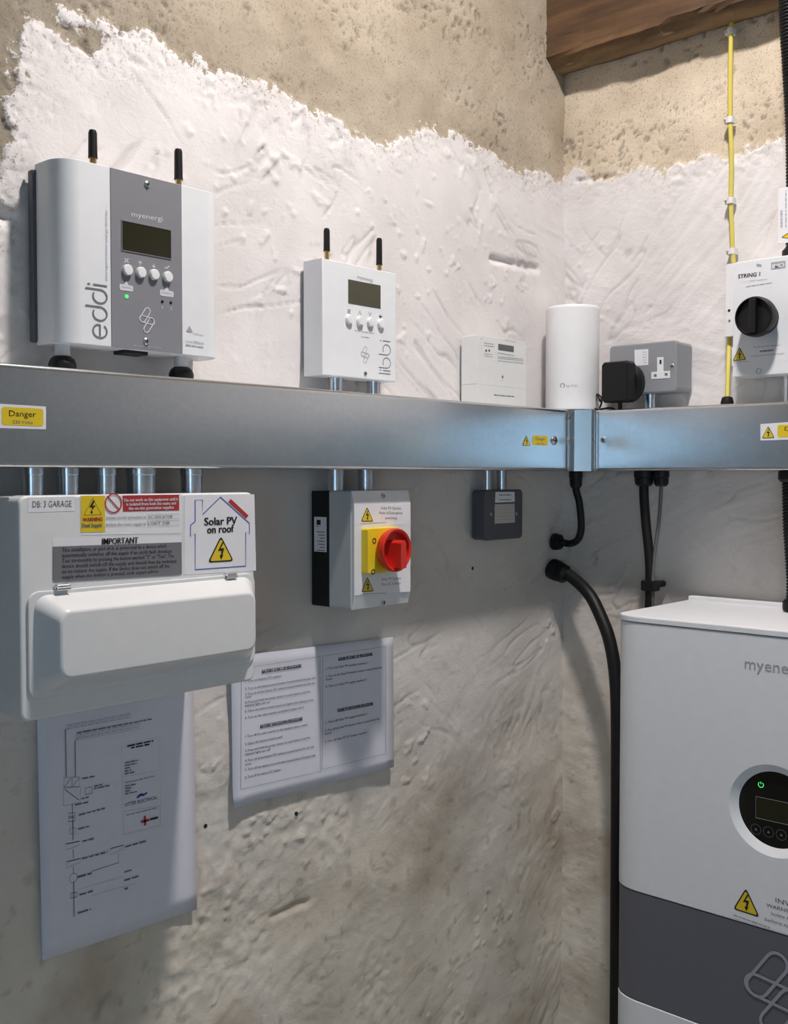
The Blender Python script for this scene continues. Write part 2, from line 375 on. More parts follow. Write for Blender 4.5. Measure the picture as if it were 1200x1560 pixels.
def relief(u, z, poly, isl, seed, edge, gouges=()):
    warp = (fbm(u*30, z*30, seed+90, 4)-0.5)*0.040+(fbm(u*130, z*130, seed+97, 2)-0.5)*0.020
    sd = poly_dist(u, z, poly)+warp
    if isl: sd = np.minimum(sd, poly_dist(u, z, isl)+warp*0.5)
    pm = 1-sstep(-0.004, 0.004, sd)
    # crumbled flecks of bare render just inside the plaster edge
    fl = sstep(0.62, 0.66, fbm(u*110, z*110, seed+50, 3))*sstep(-0.075, -0.005, sd)*(sd < 0)
    pc = pm*(1-0.85*fl); pm = pm*(1-0.45*fl)
    h = (fbm(u*2.6, z*2.6, seed, 3)-0.5)*0.010
    # trowel strokes: noise stretched along warped directions
    tr = 0; wsum = 0; ridge = 0
    for k, ang in enumerate((-0.75, -0.25, 0.35, 1.0)):
        bend = (fbm(u*3, z*3, seed+22+k, 2)-0.5)*0.12
        a = u*math.cos(ang)+z*math.sin(ang)+bend; c = -u*math.sin(ang)+z*math.cos(ang)+bend*0.8
        wk = sstep(0.46, 0.60, fbm(u*3.3+9*k, z*3.3, seed+26+k, 2))+0.02
        tk = fbm(a*8, c*85, seed+30+7*k, 5); tr = tr+wk*tk; wsum = wsum+wk
        ridge = np.maximum(ridge, wk*np.clip(1-np.abs(fbm(a*5, c*26, seed+35+7*k, 3)-0.52)*40, 0, 1)*sstep(0.5, 0.62, fbm(u*9+5*k, z*9, seed+38+7*k, 2)))
    tr = tr/wsum
    lower = sstep(1.35, 0.8, z)
    strength = 0.12+0.88*sstep(0.48, 0.64, fbm(u*3.1, z*3.1, seed+77, 2))
    hp = ((tr-0.5)*0.0040*strength-ridge*0.0022)*(1-0.65*lower)+(fbm(u*13, z*13, seed+40, 3)-0.5)*0.0040
    hp = hp+lower*((fbm(u*7, z*7, seed+44, 5)-0.5)*0.011+(fbm((u+z)*14, (z-u)*40, seed+46, 5)-0.5)*0.0032*sstep(0.45, 0.6, fbm(u*4, z*4, seed+47, 2))+sstep(0.55, 0.7, fbm(u*6, z*6, seed+48, 3))*(fbm(u*70, z*70, seed+49, 4)-0.5)*0.0055)
    lump = sstep(0.68, 0.78, fbm(u*70, z*70, seed+60, 3))*(0.3+0.7*sstep(0.5, 0.65, fbm(u*5, z*5, seed+61, 2)))
    hp = hp+lump*0.0018
    pit = sstep(0.66, 0.74, fbm(u*150, z*150, seed+66, 2))*sstep(0.40, 0.60, fbm(u*11, z*11, seed+67, 3))
    hb = (fbm(u*22, z*22, seed+70, 6)-0.5)*0.0060-pit*0.0022
    rim = np.exp(-(sd/0.009)**2)*fbm(u*90, z*90, seed+81, 2)
    h = h+pm*(hp+0.0010)+(1-pm)*(hb-0.0020)+rim*0.0016
    st = pit*(1-pc)*0.45+ridge*pm*0.16*(1-0.6*lower)+sstep(0.70, 0.80, fbm(u*60, z*60, seed+101, 3))*pm*0.25*lower  # groove shade painted into the colour, pits darkened; stain spots on lower wall
    if edge:   # old dark marks on the plaster beside the diverter
        reg = np.exp(-((u+1.115)/0.045)**2)*sstep(1.42, 1.50, z)*sstep(1.76, 1.72, z)
        st = np.maximum(st, reg*sstep(0.52, 0.64, fbm(u*55, z*55, seed+120, 4))*0.8)
    for (ax, az), (bx, bz), wd, dp in gouges:
        dx, dz = bx-ax, bz-az; t = np.clip(((u-ax)*dx+(z-az)*dz)/(dx*dx+dz*dz), 0, 1); dd = np.hypot(u-ax-t*dx, z-az-t*dz)+(fbm(u*60, z*60, seed+150, 2)-0.5)*0.006
        h = h-dp*np.exp(-(dd/wd)**2)
    dirt = np.clip(sstep(1.50, 1.40, z)*0.35+sstep(1.12, 0.70, z)*0.80+(fbm(u*4, z*4, seed+130, 4)-0.5)*0.9, 0, 1)
    dirt = dirt*sstep(1.62, 1.45, z)
    return h, sd, dirt, np.clip(st, 0, 1)

def make_wall(name, us, zs, poly, isl, seed, side):
    U, Z = np.meshgrid(us, zs, indexing='ij'); h, pm, dirt, st = relief(U, Z, poly, isl, seed, side == 'L', [(L(752, 394), L(822, 409), 0.006, 0.007), (L(0, 322), L(18, 330), 0.008, 0.012), (L(418, 1398), L(470, 1376), 0.005, 0.004)] if side == 'L' else [(R(876, 275), R(930, 268), 0.004, 0.006)])
    h = np.clip(h-0.0045, -0.03, 0.0015); nu, nz = U.shape
    co = np.stack([U, -h, Z], -1) if side == 'L' else np.stack([-h, -U, Z], -1)
    idx = np.arange(nu*nz).reshape(nu, nz); q = np.stack([idx[:-1, :-1], idx[1:, :-1], idx[1:, 1:], idx[:-1, 1:]], -1).reshape(-1, 4)
    me = bpy.data.meshes.new(name); me.vertices.add(nu*nz); me.vertices.foreach_set('co', co.reshape(-1).astype(np.float32))
    me.loops.add(q.size); me.loops.foreach_set('vertex_index', q.reshape(-1).astype(np.int32))
    me.polygons.add(len(q)); me.polygons.foreach_set('loop_start', np.arange(0, q.size, 4, dtype=np.int32))
    me.update(calc_edges=True); me.polygons.foreach_set('use_smooth', np.ones(len(q), bool))
    lit_tone = (0.66+0.30*sstep(-1.25, -0.35, U)+(fbm(U*2.5, Z*2.5, seed+140, 3)-0.5)*0.2) if side == 'L' else 1.42+(fbm(U*2.5, Z*2.5, seed+140, 3)-0.5)*0.2  # lamp balance painted into render colour: darker far left, lighter right wall, random patches
    for nm, ar in (('plaster', pm), ('dirt', dirt), ('stain_shade', st), ('lit_tone', lit_tone)):
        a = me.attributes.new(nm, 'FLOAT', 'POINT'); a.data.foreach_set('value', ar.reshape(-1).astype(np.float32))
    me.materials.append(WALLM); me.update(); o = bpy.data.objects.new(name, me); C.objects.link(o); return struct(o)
zs = np.concatenate([np.arange(-0.02, 0.40, 0.06), np.arange(0.40, 2.34, 0.0030), np.arange(2.35, ROOM[2]+0.05, 0.06)])
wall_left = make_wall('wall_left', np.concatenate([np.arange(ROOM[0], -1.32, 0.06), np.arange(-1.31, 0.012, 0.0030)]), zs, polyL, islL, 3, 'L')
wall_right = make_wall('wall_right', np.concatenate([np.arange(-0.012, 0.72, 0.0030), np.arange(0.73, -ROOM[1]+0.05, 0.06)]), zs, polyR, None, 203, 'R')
for k, (x, y) in enumerate([(722, 866), (317, 1260), (452, 1240)]):
    u, z = L(x, y); b = MB(); b.prism(circ(0, 0, 0.0030, 10), -0.004, 0.0, HOLE); hh = float(relief(np.array([[u]]), np.array([[z]]), polyL, islL, 3, True)[0][0, 0]); o = b.build('drill_hole', wall_left); o.location = (u, -(hh-0.0045)-0.0003, z)

RENDER = mat('dull_cement_render', (0.70, 0.68, 0.65), 0.9, var=0.10, scale=6, bump=0.5, bscale=60)
CONC = mat('concrete_floor', (0.46, 0.45, 0.43), 0.85, var=0.2, scale=5, bump=0.4, bscale=50)
BRICK = mat('old_dark_brick', (0.06, 0.05, 0.045), 0.9, var=0.25, scale=9, bump=0.5, bscale=60)
BOARD = mat('ceiling_board', (0.42, 0.38, 0.32), 0.85, var=0.12, scale=8, bump=0.3, bscale=40)
b = MB(); b.box(ROOM[0]-0.2, 0.2, ROOM[1]-0.2, 0.2, -0.12, 0.0, CONC); struct(b.build('floor'))
b = MB(); b.box(ROOM[0]-0.2, 0.2, ROOM[1]-0.2, 0.2, ROOM[2], ROOM[2]+0.1, BOARD); struct(b.build('ceiling'))
b = MB(); b.box(ROOM[0]-0.15, 0.15, ROOM[1]-0.15, ROOM[1], 0, ROOM[2], RENDER); struct(b.build('wall_front'))
b = MB(); x0, x1 = ROOM[0]-0.15, ROOM[0]
b.box(x0, x1, ROOM[1], WIN[0], 0, ROOM[2], BRICK); b.box(x0, x1, WIN[1], 0.15, 0, ROOM[2], BRICK); b.box(x0, x1, WIN[0], WIN[1], WIN[3], ROOM[2], BRICK); b.box(x0, x1, WIN[0], WIN[1], 0, WIN[2], BRICK)
struct(b.build('wall_back'))
b = MB(); f = 0.05; FR = mat('window_frame_paint', (0.5, 0.5, 0.48), 0.5); x0, x1 = ROOM[0]-0.09, ROOM[0]-0.04
b.box(x0, x1, WIN[0], WIN[0]+f, WIN[2], WIN[3], FR); b.box(x0, x1, WIN[1]-f, WIN[1], WIN[2], WIN[3], FR); b.box(x0, x1, WIN[0]+f, WIN[1]-f, WIN[2], WIN[2]+f, FR); b.box(x0, x1, WIN[0]+f, WIN[1]-f, WIN[3]-f, WIN[3], FR)
struct(b.build('window_1'))

# ------------------------------------------------------------------ ceiling light (above the frame)
t = thing('ceiling_light', 'round white bulkhead light fixed under the ceiling above the boxes', 'light', (LAMP[0], LAMP[1], LAMP[2]))
b = MB(); b.lathe([(0.059, 0.0195), (0.060, 0.004), (0.068, 0.002), (0.085, 0.010), (0.085, ROOM[2]-LAMP[2]-0.001), (0.0, ROOM[2]-LAMP[2]-0.001)], (0, 0, 0), WHITEP, n=40); b.build('base', t)
GLOW = bpy.data.materials.new('lit_diffuser'); GLOW.use_nodes = True
e = GLOW.node_tree.nodes['Principled BSDF']; e.inputs['Base Color'].default_value = (0.8, 0.8, 0.8, 1)
e.inputs['Emission Color'].default_value = (1.0, 0.945, 0.915, 1); e.inputs['Emission Strength'].default_value = LAMP_POWER
b = MB(); b.lathe([(0.0, 0.006), (0.04, 0.0075), (0.055, 0.012), (0.057, 0.0195)], (0, 0, 0), GLOW, n=40); b.build('diffuser', t)

# ------------------------------------------------------------------ timber beam
def beam_mat():
    m = bpy.data.materials.new('rough_sawn_timber'); m.use_nodes = True; nt = m.node_tree; b = nt.nodes['Principled BSDF']; lk = nt.links.new
    b.inputs['Roughness'].default_value = 0.75; tc = nt.nodes.new('ShaderNodeTexCoord'); mp = nt.nodes.new('ShaderNodeMapping')
    mp.inputs['Scale'].default_value = (22, 2.2, 22); lk(tc.outputs['Object'], mp.inputs['Vector'])
    n = nt.nodes.new('ShaderNodeTexNoise'); n.inputs['Scale'].default_value = 1.6; n.inputs['Detail'].default_value = 8; n.inputs['Roughness'].default_value = 0.65; lk(mp.outputs['Vector'], n.inputs['Vector'])
    cr = nt.nodes.new('ShaderNodeValToRGB'); el = cr.color_ramp.elements; el[0].position = 0.30; el[0].color = (0.040, 0.020, 0.009, 1); el[1].position = 0.72; el[1].color = (0.20, 0.105, 0.045, 1)
    x = el.new(0.5); x.color = (0.095, 0.048, 0.020, 1); lk(n.outputs['Fac'], cr.inputs['Fac'])
    a = nt.nodes.new('ShaderNodeAttribute'); a.attribute_name = 'pale_underside'
    mx = nt.nodes.new('ShaderNodeMix'); mx.data_type = 'RGBA'; lk(a.outputs['Fac'], mx.inputs['Factor']); lk(cr.outputs['Color'], mx.inputs['A']); mx.inputs['B'].default_value = (0.27, 0.18, 0.09, 1)
    lk(mx.outputs['Result'], b.inputs['Base Color'])
    bp = nt.nodes.new('ShaderNodeBump'); bp.inputs['Strength'].default_value = 0.5; bp.inputs['Distance'].default_value = 0.004; lk(n.outputs['Fac'], bp.inputs['Height']); lk(bp.outputs['Normal'], b.inputs['Normal'])
    return m
BZ = (L(833, 96, 0.002)[1]+R(860, 112, 0)[1])/2; BD = 0.052
prof = [(0.004, 0.0), (-0.010, -0.003), (-0.022, -0.003), (-0.034, -0.001), (-BD+0.006, 0.001), (-BD+0.001, 0.004), (-BD, 0.012), (-BD, 0.07), (-BD, 0.12), (-BD, 0.17), (-BD, 0.235), (-0.03, 0.24), (0.004, 0.24)]
ys = np.arange(0.03, -2.6, -0.02); V = []; PALE = []
for y in ys:
    for k, (x, z) in enumerate(prof):
        j = (vnoise(np.array([y*14+k*3.1]), np.array([k*2.7]), 5)[0]-0.5); j2 = (vnoise(np.array([y*40+k*7.1]), np.array([k*1.7]), 6)[0]-0.5)
        low = 1.0 if k < 7 else 0.25
        wane = 0.007*vnoise(np.array([y*9.0]), np.array([0.3]), 8)[0] if 4 <= k <= 6 else 0
        V.append((x+(j*0.008+j2*0.005)*low, y, BZ+z+(j*0.006+j2*0.005)*low+wane))
        PALE.append(max(0, min(1, (0.85 if 1 <= k <= 2 else (0.4 if k == 3 else 0))+j*0.8*low)))  # underside blended paler on the wall side, varied at random
n = len(prof); F = []
for i in range(len(ys)-1):
    for k in range(n): F.append((i*n+k, i*n+(k+1) % n, (i+1)*n+(k+1) % n, (i+1)*n+k))
F.append(tuple(range(n))); F.append(tuple((len(ys)-1)*n+k for k in range(n))[::-1])
me = bpy.data.meshes.new('timber_beam'); me.from_pydata(V, [], F); a = me.attributes.new('pale_underside', 'FLOAT', 'POINT'); a.data.foreach_set('value', np.array(PALE, np.float32))
me.materials.append(beam_mat()); bm = bmesh.new(); bm.from_mesh(me); bmesh.ops.recalc_face_normals(bm, faces=bm.faces[:]); bm.to_mesh(me); bm.free()
o = bpy.data.objects.new('timber_beam', me); C.objects.link(o)
tag(o, 'dark rough-sawn timber beam with a pale ragged lower edge running along the wall', 'beam')

# ------------------------------------------------------------------ trunking
TD = 0.100; TB = 1.448; TT = 1.5465
def trunk(t, x0, x1, org):
    b = MB(); b.box(x0, x1, -TD+0.002, -0.004, TB+0.001, TT-0.001, GALV); b.build('body', t)
    b = MB()   # lid: front plate with a folded lip over the top and bottom edges
    prof = [(-TD+0.022, TT), (-TD+0.004, TT+0.0012), (-TD+0.0012, TT+0.0006), (-TD-0.0005, TT-0.0008), (-TD-0.0012, TT-0.004), (-TD-0.0012, TB+0.004), (-TD-0.0005, TB+0.0008), (-TD+0.001, TB-0.0004), (-TD+0.004, TB-0.001), (-TD+0.022, TB)]
    b.loft([[(x, y, z-org[1]) for y, z in prof] for x in (x0, x1)], GALV)
    b.build('lid', t, ang=50)
tl, ol = lthing('trunking', 'long galvanised trunking below the grey and white energy diverter', 'trunking', -0.9, 0)
trunk(tl, -1.95+0.9, -0.1+0.9, ol)
tr, orr = rthing('trunking', 'galvanised trunking below the grey twin socket and rotary DC isolator', 'trunking', 0.9, 0)
trunk(tr, 0.0-0.9+0.004, 2.6-0.9, orr)
t = thing('corner_bracket', 'folded galvanised corner strip joining the two trunking lengths under the white cylinder', 'bracket', (0, 0, 0))
pA = [(-0.1480, -0.1012), (-0.1475, -0.1030), (-0.1400, -0.1036), (-0.1345, -0.1034), (-0.1292, -0.1045), (-0.1126, -0.1266), (-0.1080, -0.1285), (-0.1045, -0.1285), (-0.1025, -0.1300), (-0.1011, -0.1300)]
b = MB(); b.prism(pA+[(-0.1000, -0.1000)], TB-0.0012, TT+0.0012, GALV, axis='Z'); b.build('angled_strip', t, ang=25)
o = screw(t, 0, 0, 0, 0.0032); p = LW(866.5, 636, 0.1042); o.location = p
zt = zm(780, 600, 2.857)
x, z = L(843.5, 671, TD+0.0012); o = screw(tl, x+0.9, z, TD+0.0008, 0.0078, STEEL, 'lid_screw')
x, z = R(919, 670, TD+0.0012); o = screw(tr, x-0.9, z, TD+0.0008, 0.0055, STEEL, 'lid_screw')
def danger(par, wall, org, xs, ys, name='danger_sticker'):
    """xs: px of white left, triangle apex, yellow left, right, white right ; ys: fn(px)-> (top,bottom)"""
    d = TD+0.0012; p = Print(wall, d, org); wl, wr, tri, yl, yr, white = xs
    T = lambda x: ys(x)[0]; Bm = lambda x: ys(x)[1]; M = lambda x, k: T(x)+(Bm(x)-T(x))*k
    if white: p.poly([(wl, T(wl)), (wl, Bm(wl)), (wr, Bm(wr)), (wr, T(wr))], STICK, 0.0001)
    o1 = p.build(name, par) if white else None
    q = Print(wall, d, org); q.lift = 0.0003
    c = [q.P(yl, M(yl, .12)), q.P(yr, M(yr, .88))]; q.flat(rrect(c[0][0], c[1][0], c[1][1], c[0][1], 0.003), YEL)
    wy = yr-yl
    q.text('Danger', (yl+wy*.18, M(yl+wy*.18, .36)), (yl+wy*.82, M(yl+wy*.82, .36)), abs(c[0][1]-c[1][1])*0.34, INKG if not white else INK, lift=0.0005)
    q.text('230 Volts', (yl+wy*.26, M(yl+wy*.26, .72)), (yl+wy*.74, M(yl+wy*.74, .72)), abs(c[0][1]-c[1][1])*0.19, INKG, lift=0.0005)
    if tri: q.tri(((tri[0]+tri[1])/2, M(tri[0], .12)), (tri[0], M(tri[0], .88)), (tri[1], M(tri[1], .88)), lift=0.0003)
    q.build('print' if white else name, o1 or par)
danger(tl, 'L', (-0.9, 0), (-62, 70, (-56, -6), 2, 66, True), lambda x: (615+(x)*0.062, 652+(x)*0.028))
danger(tl, 'L', (-0.9, 0), (790, 838, (795, 808), 811, 834, False), lambda x: (660.5, 681.5))
danger(tr, 'R', (0.9, 0), (1158, 1262, (1160, 1180), 1184, 1246, True), lambda x: (646-(x-1158)*0.07, 671-(x-1158)*0.03))

# ------------------------------------------------------------------ conduits
def conduit(label, group, p, z0, z1, r=0.0105, collar=0):
    t = thing('steel_conduit', label, 'conduit', (p[0], p[1], z0), group=group)
    b = MB(); b.lathe([(r, 0), (r, z1-z0)], (0, 0, 0), CONDUIT, n=24); b.build('pipe', t)
    b = MB()
    if collar != 2: b.lathe([(r*1.04, 0), (r*1.07, 0.001), (r*1.07, 0.007), (r*1.05, 0.008)], (0, 0, 0), CONDUIT, n=24)
    if collar != 1: b.lathe([(r*1.05, z1-z0-0.008), (r*1.07, z1-z0-0.007), (r*1.07, z1-z0), (r*1.1, z1-z0)], (0, 0, 0), CONDUIT, n=24)
    b.build('coupler', t); return t
def lx(px, py, d): return (L(px, py, d)[0], -d)
DBT = 1.4202
for px, rr, wh in ((50, .0105, 'slim shiny conduit above the letters DB on the consumer unit'), (104, .0105, 'slim shiny conduit above the word GARAGE on the consumer unit'), (161, .0105, 'slim shiny conduit above the red prohibition circle on the consumer unit'), (215, .0155, 'thickest shiny conduit, above the red warning strip on the consumer unit'), (292, .0125, 'shiny conduit above the solar house sticker on the consumer unit')):
    conduit(wh, 'conduits above the consumer unit', lx(px, 730, 0.06), DBT-0.001, TB, rr, 2)
for px, wh in ((511, "shiny conduit into the red-handled isolator beside its grey side face"), (557, "shiny conduit into the red-handled isolator above its front screw")):
    conduit(wh, 'conduits above the red-handled isolator', lx(px, 730, 0.042), 1.4195, TB, 0.0105, 2)
for px, wh in ((742, 'thin conduit into the dark grey box on the side of the red-handled isolator'), (764, 'thin conduit into the dark grey box on the side of the looped black cable')):
    conduit(wh, 'conduits above the dark grey box', lx(px, 730, 0.016), 1.4165, TB, 0.0078, 2)
for px, wh in ((511, 'grey conduit below the small white controller on the side of the energy diverter'), (569, 'grey conduit below the small white controller on the side of the electricity meter')):
    conduit(wh, 'conduits below the white controller', lx(px, 585, 0.020), TT, 1.578, 0.0098, 2)
u = R(990, 600, 0.027)[0]; conduit('pale conduit between the trunking and the grey twin socket', 'single conduits', (-0.027, -u), TT, 1.578, 0.0095, 2)['label'] = 'pale conduit between the trunking and the grey twin socket'
u = R(1203, 590, 0.045)[0]; conduit('conduit between the trunking and the rotary DC isolator', 'single conduits', (-0.045, -u), TT, 1.592, 0.0105, 2)

# ------------------------------------------------------------------ energy diverter (eddi)
EX0, EX1, EZ0, EZ1, ED = -1.038, -0.824, 1.5785, 1.7715, 0.060
ec = (EX0+EX1)/2
t, og = lthing('energy_diverter', 'large white energy diverter with grey centre panel, dark screen and two aerials', 'control box', ec, EZ0)
hw = (EX1-EX0)/2; h = EZ1-EZ0
pr = [(-hw, -0.010)]
for k in range(13):
    a = k/12*PI/2; pr.append((-hw+0.024*(1-math.cos(a)), -(ED-0.026+0.026*math.sin(a))))
for k in range(13):
    a = (12-k)/12*PI/2; pr.append((hw-0.024*(1-math.cos(a)), -(ED-0.026+0.026*math.sin(a))))
pr.append((hw, -0.010))
b = MB(); b.prism(pr, 0, h, WHITE, bev=0.0012, seg=2, axis='Z', back=True); b.build('cover', t, ang=25)
b = MB(); b.box(-hw-0.004, hw+0.004, -0.012, -0.001, 0.004, h-0.006, DGREY, 0.002); b.build('back_plate', t)
ze = zm(0, 180, 3.0); zp = zm(160, 310, 6.785)
p = Print('L', ED, og, ze); x0 = p.P(505, 600)[0]; x1 = p.P(830, 600)[0]
b = MB(); b.prism([(x0, 0.0004), (x1, 0.0004), (x1, h-0.0006), (x0, h-0.0006)], ED-0.003, ED+0.0008, PGREY, 0.0004, 1); panel = b.build('centre_panel', t)
PD = ED+0.0008
s = Print('L', PD, og, ze); q = [s.P(*c) for c in ((556, 470), (556, 605), (780, 640), (780, 512))]
xa, xb = q[0][0], q[2][0]; za = (q[1][1]+q[2][1])/2; zb = (q[0][1]+q[3][1])/2
b = MB(); b.box(xa, xb, -PD-0.0006, -PD+0.001, za, zb, LCDB, 0.0003, 1)
for e_ in ((xa-.0007, xa, za-.0007, zb+.0007), (xb, xb+.0007, za-.0007, zb+.0007), (xa, xb, zb, zb+.0007), (xa, xb, za-.0007, za)): b.box(e_[0], e_[1], -PD-0.0009, -PD+0.001, e_[2], e_[3], PGREY)
b.build('screen', t)
for k, (zx, zy) in enumerate(((225, 690), (364, 715), (501, 737), (640, 760))):
    s = Print('L', PD, og, zp); x, z = s.P(zx, zy)
    b = MB(); b.lathe([(0.0058, -0.001), (0.0061, 0.0), (0.0060, 0.0032), (0.0052, 0.0042), (0, 0.0044)], (x, -PD, z), WHITEP, axis=(0, -1, 0), n=24); b.build('button', t)
pr_ = Print('L', PD, og, zp)
pr_.text('myenergi', (272, 105), (592, 158), 0.0058, INKW); pr_.build('maker_lettering', t); pr_ = Print('L', PD, og, zp)
pr_.line([(200, 565), (240, 612)], .0011, INKW); pr_.line([(240, 570), (200, 608)], .0011, INKW)
pr_.poly([(338, 612), (382, 620), (360, 590)], INKW); pr_.line([(360, 600), (360, 638)], .0010, INKW)
pr_.poly([(480, 640), (524, 648), (502, 668)], INKW); pr_.line([(502, 622), (502, 655)], .0010, INKW)
pr_.line([(615, 655), (632, 672), (660, 645)], .0012, INKW)
def bubble(cx, cy, txt):
    pr_.poly([(cx-70, cy-30), (cx-25, cy-24), (cx, cy-62), (cx+22, cy-16), (cx+62, cy-8), (cx+70, cy+10), (cx+66, cy+52), (cx-60, cy+36), (cx-72, cy+20)], INKW)
    pr_.text(txt, (cx-48, cy-2), (cx+48, cy+12), 0.0024, INKL, lift=0.0005)
pr_.build('button_symbols', t)
pr_ = Print('L', PD, og, zp); bubble(220, 860, 'menu'); pr_.build('button_callout', t); pr_ = Print('L', PD, og, zp); bubble(638, 918, 'boost'); pr_.build('button_callout', t); pr_ = Print('L', PD, og, zp)
pr_.stroke([(pr_.P(220, 1025)[0]+.0022*math.cos(a*.4+2.2), pr_.P(220, 1025)[1]+.0022*math.sin(a*.4+2.2)) for a in range(14)], .0004, INKL)
pr_.text('1', (587, 1072), (594, 1074), 0.003, INKW); pr_.text('2', (672, 1082), (690, 1084), 0.003, INKW)
pr_.bars((290, 1465), (580, 1495), 0.0018, INKL); pr_.build('small_print', t)['kind'] = 'stuff'; pr_ = Print('L', PD, og, zp)
def logo(p, P0, sz, wd, m):
    """three linked slanting pill outlines; P0 local centre, sz height"""
    for kk, (ax, ay, bx, by) in enumerate(((0.03, 0.36, -0.20, 0.02), (-0.22, 0.03, 0.22, -0.03), (0.20, -0.02, -0.03, -0.36))):
        a = Vector((ax, ay)); b2 = Vector((bx, by)); tt = (b2-a).normalized(); r_ = 0.125; an = math.atan2(tt.y, tt.x)
        pts = [a+Vector((math.cos(an+PI/2+k/8*PI), math.sin(an+PI/2+k/8*PI)))*r_ for k in range(9)]+[b2+Vector((math.cos(an-PI/2+k/8*PI), math.sin(an-PI/2+k/8*PI)))*r_ for k in range(9)]
        p.stroke([(P0[0]+q.x*sz, P0[1]+q.y*sz) for q in pts], wd, m, closed=True, lift=p.lift+0.00012*kk)
logo(pr_, pr_.P(432, 1205), 0.0285, 0.0011, INKW)
pr_.build('logo_mark', t)
s = Print('L', PD, og, zp)
for nm, (zx, zy), m_, r_ in (('power_led', (222, 962), GLED, .0021), ('status_led', (590, 1014), BLACK, .0017), ('status_led', (678, 1025), BLACK, .0017)):
    x, z = s.P(zx, zy); b = MB(); b.lathe([(r_, -.0005), (r_, .0006), (0, .0012)], (x, -PD, z), m_, axis=(0, -1, 0), n=14); b.build(nm, t)
s = Print('L', PD, og, ze)
for zx, zy in ((672, 303), (668, 1020)):
    x, z = s.P(zx, zy); screw(t, x, z, PD, 0.0040)
zed = zm(130, 300, 6.785)
def glyphs(p, word, O, U, Vv, wd, m):
    """thin rounded letters drawn with strokes; O origin, U unit along the line, Vv unit up (x-height = 1)"""
    O = Vector(O); U = Vector(U); Vv = Vector(Vv); cur = 0.0
    def st(pts): p.stroke([tuple(O+U*(cur+x)+Vv*y) for x, y in pts], wd, m)
    arc = lambda a0, a1, n=18: [(0.5+0.5*math.cos(math.radians(a0+(a1-a0)*k/n)), 0.5+0.5*math.sin(math.radians(a0+(a1-a0)*k/n))) for k in range(n+1)]
    for ch in word:
        if ch == 'e': st(arc(-35, -330, 24)+[(0.98, 0.52)]); st([(0.12, 0.5), (0.98, 0.5)]); cur += 1.28
        if ch == 'd': st(arc(60, 360, 24)+[(1.0, 1.55)]); cur += 1.28
        if ch == 'b': st([(0, 1.55), (0, 0.5)]+arc(180, 480, 24)); cur += 1.28
        if ch == 'l': st([(0.05, 0), (0.05, 1.55)]); cur += 0.30
        if ch == 'i': st([(0.05, 0), (0.05, 1.0)]); st([(0.05, 1.22), (0.05, 1.40)]); cur += 0.30
p = Print('L', ED+0.0002, og, zed)
a = Vector(p.P(222, 1465)); c = Vector(p.P(222, 915)); bb = Vector(p.P(80, 1465))
U = (c-a)/ (1.28*3+0.12); Vv = Vector((-(a-bb).length, 0)) 
glyphs(p, 'eddi', a, U, Vv, 0.0019, INKG)
p.build('name_lettering', t); p = Print('L', ED+0.0002, og, zed); p.text('microgeneration energy diverter', (212, 865), (212, 130), 0.0034, INKL); p.build('tagline', t); p = Print('L', ED+0.0002, og, zed)
p.zf = ze
p.poly([(850, 975), (865, 948), (880, 978)], INKL); p.text('voltage', (880, 982), (930, 992), 0.0022, INKL); p.text('varilline', (846, 1018), (932, 1028), 0.0032, INKL); p.bars((848, 1036), (930, 1048), 0.0022, INKL)
p.build('small_print', t)['kind'] = 'stuff'
def aerial(t, og, px, ytop, ybot, d, ztop, r=0.0052):
    x, z1 = L(px, ytop, d); x -= og[0]; z1 -= og[1]; zb = L(px, ybot, d)[1]-og[1]; z0 = ztop
    t2 = MB(); t2.lathe([(r*0.75, z0), (r*0.75, zb)], (x, -d, 0), BRASS, n=14); t2.lathe([(r*0.9, z0), (r*0.9, z0+0.003)], (x, -d, 0), BRASS, n=6)
    a_ = MB(); a_.lathe([(r, zb), (r*0.96, zb+0.004), (r*0.9, z1-0.004), (r*0.7, z1-0.001), (0, z1)], (x, -d, 0), BLACK, n=18)
    o = a_.build('aerial', t); t2.build('connector', o)
aerial(t, og, 141, 197, 241, 0.032, h-0.001); aerial(t, og, 271.5, 226, 274, 0.032, h-0.001)
for px in (95, 276):
    x = L(px, 560, 0.036)[0]-og[0]; z0 = TT-EZ0
    b = MB(); b.lathe([(0.0082, -0.014), (0.0082, 0.001)], (x, -0.036, 0), LGREY, n=18); b.build('spigot', t)
    b = MB(); b.lathe([(0.0125, z0), (0.0135, z0+0.001), (0.0145, z0+0.006), (0.0145, z0+0.012), (0.0125, z0+0.017), (0.009, z0+0.020)], (x, -0.036, 0), BLACK, n=20); b.build('gland', t)
b = MB(); x = L(200, 540, 0.04)[0]-og[0]; b.box(x-0.016, x+0.016, -0.050, -0.028, -0.004, 0.001, BLACK, 0.001, 1); b.build('blanking_plug', t)

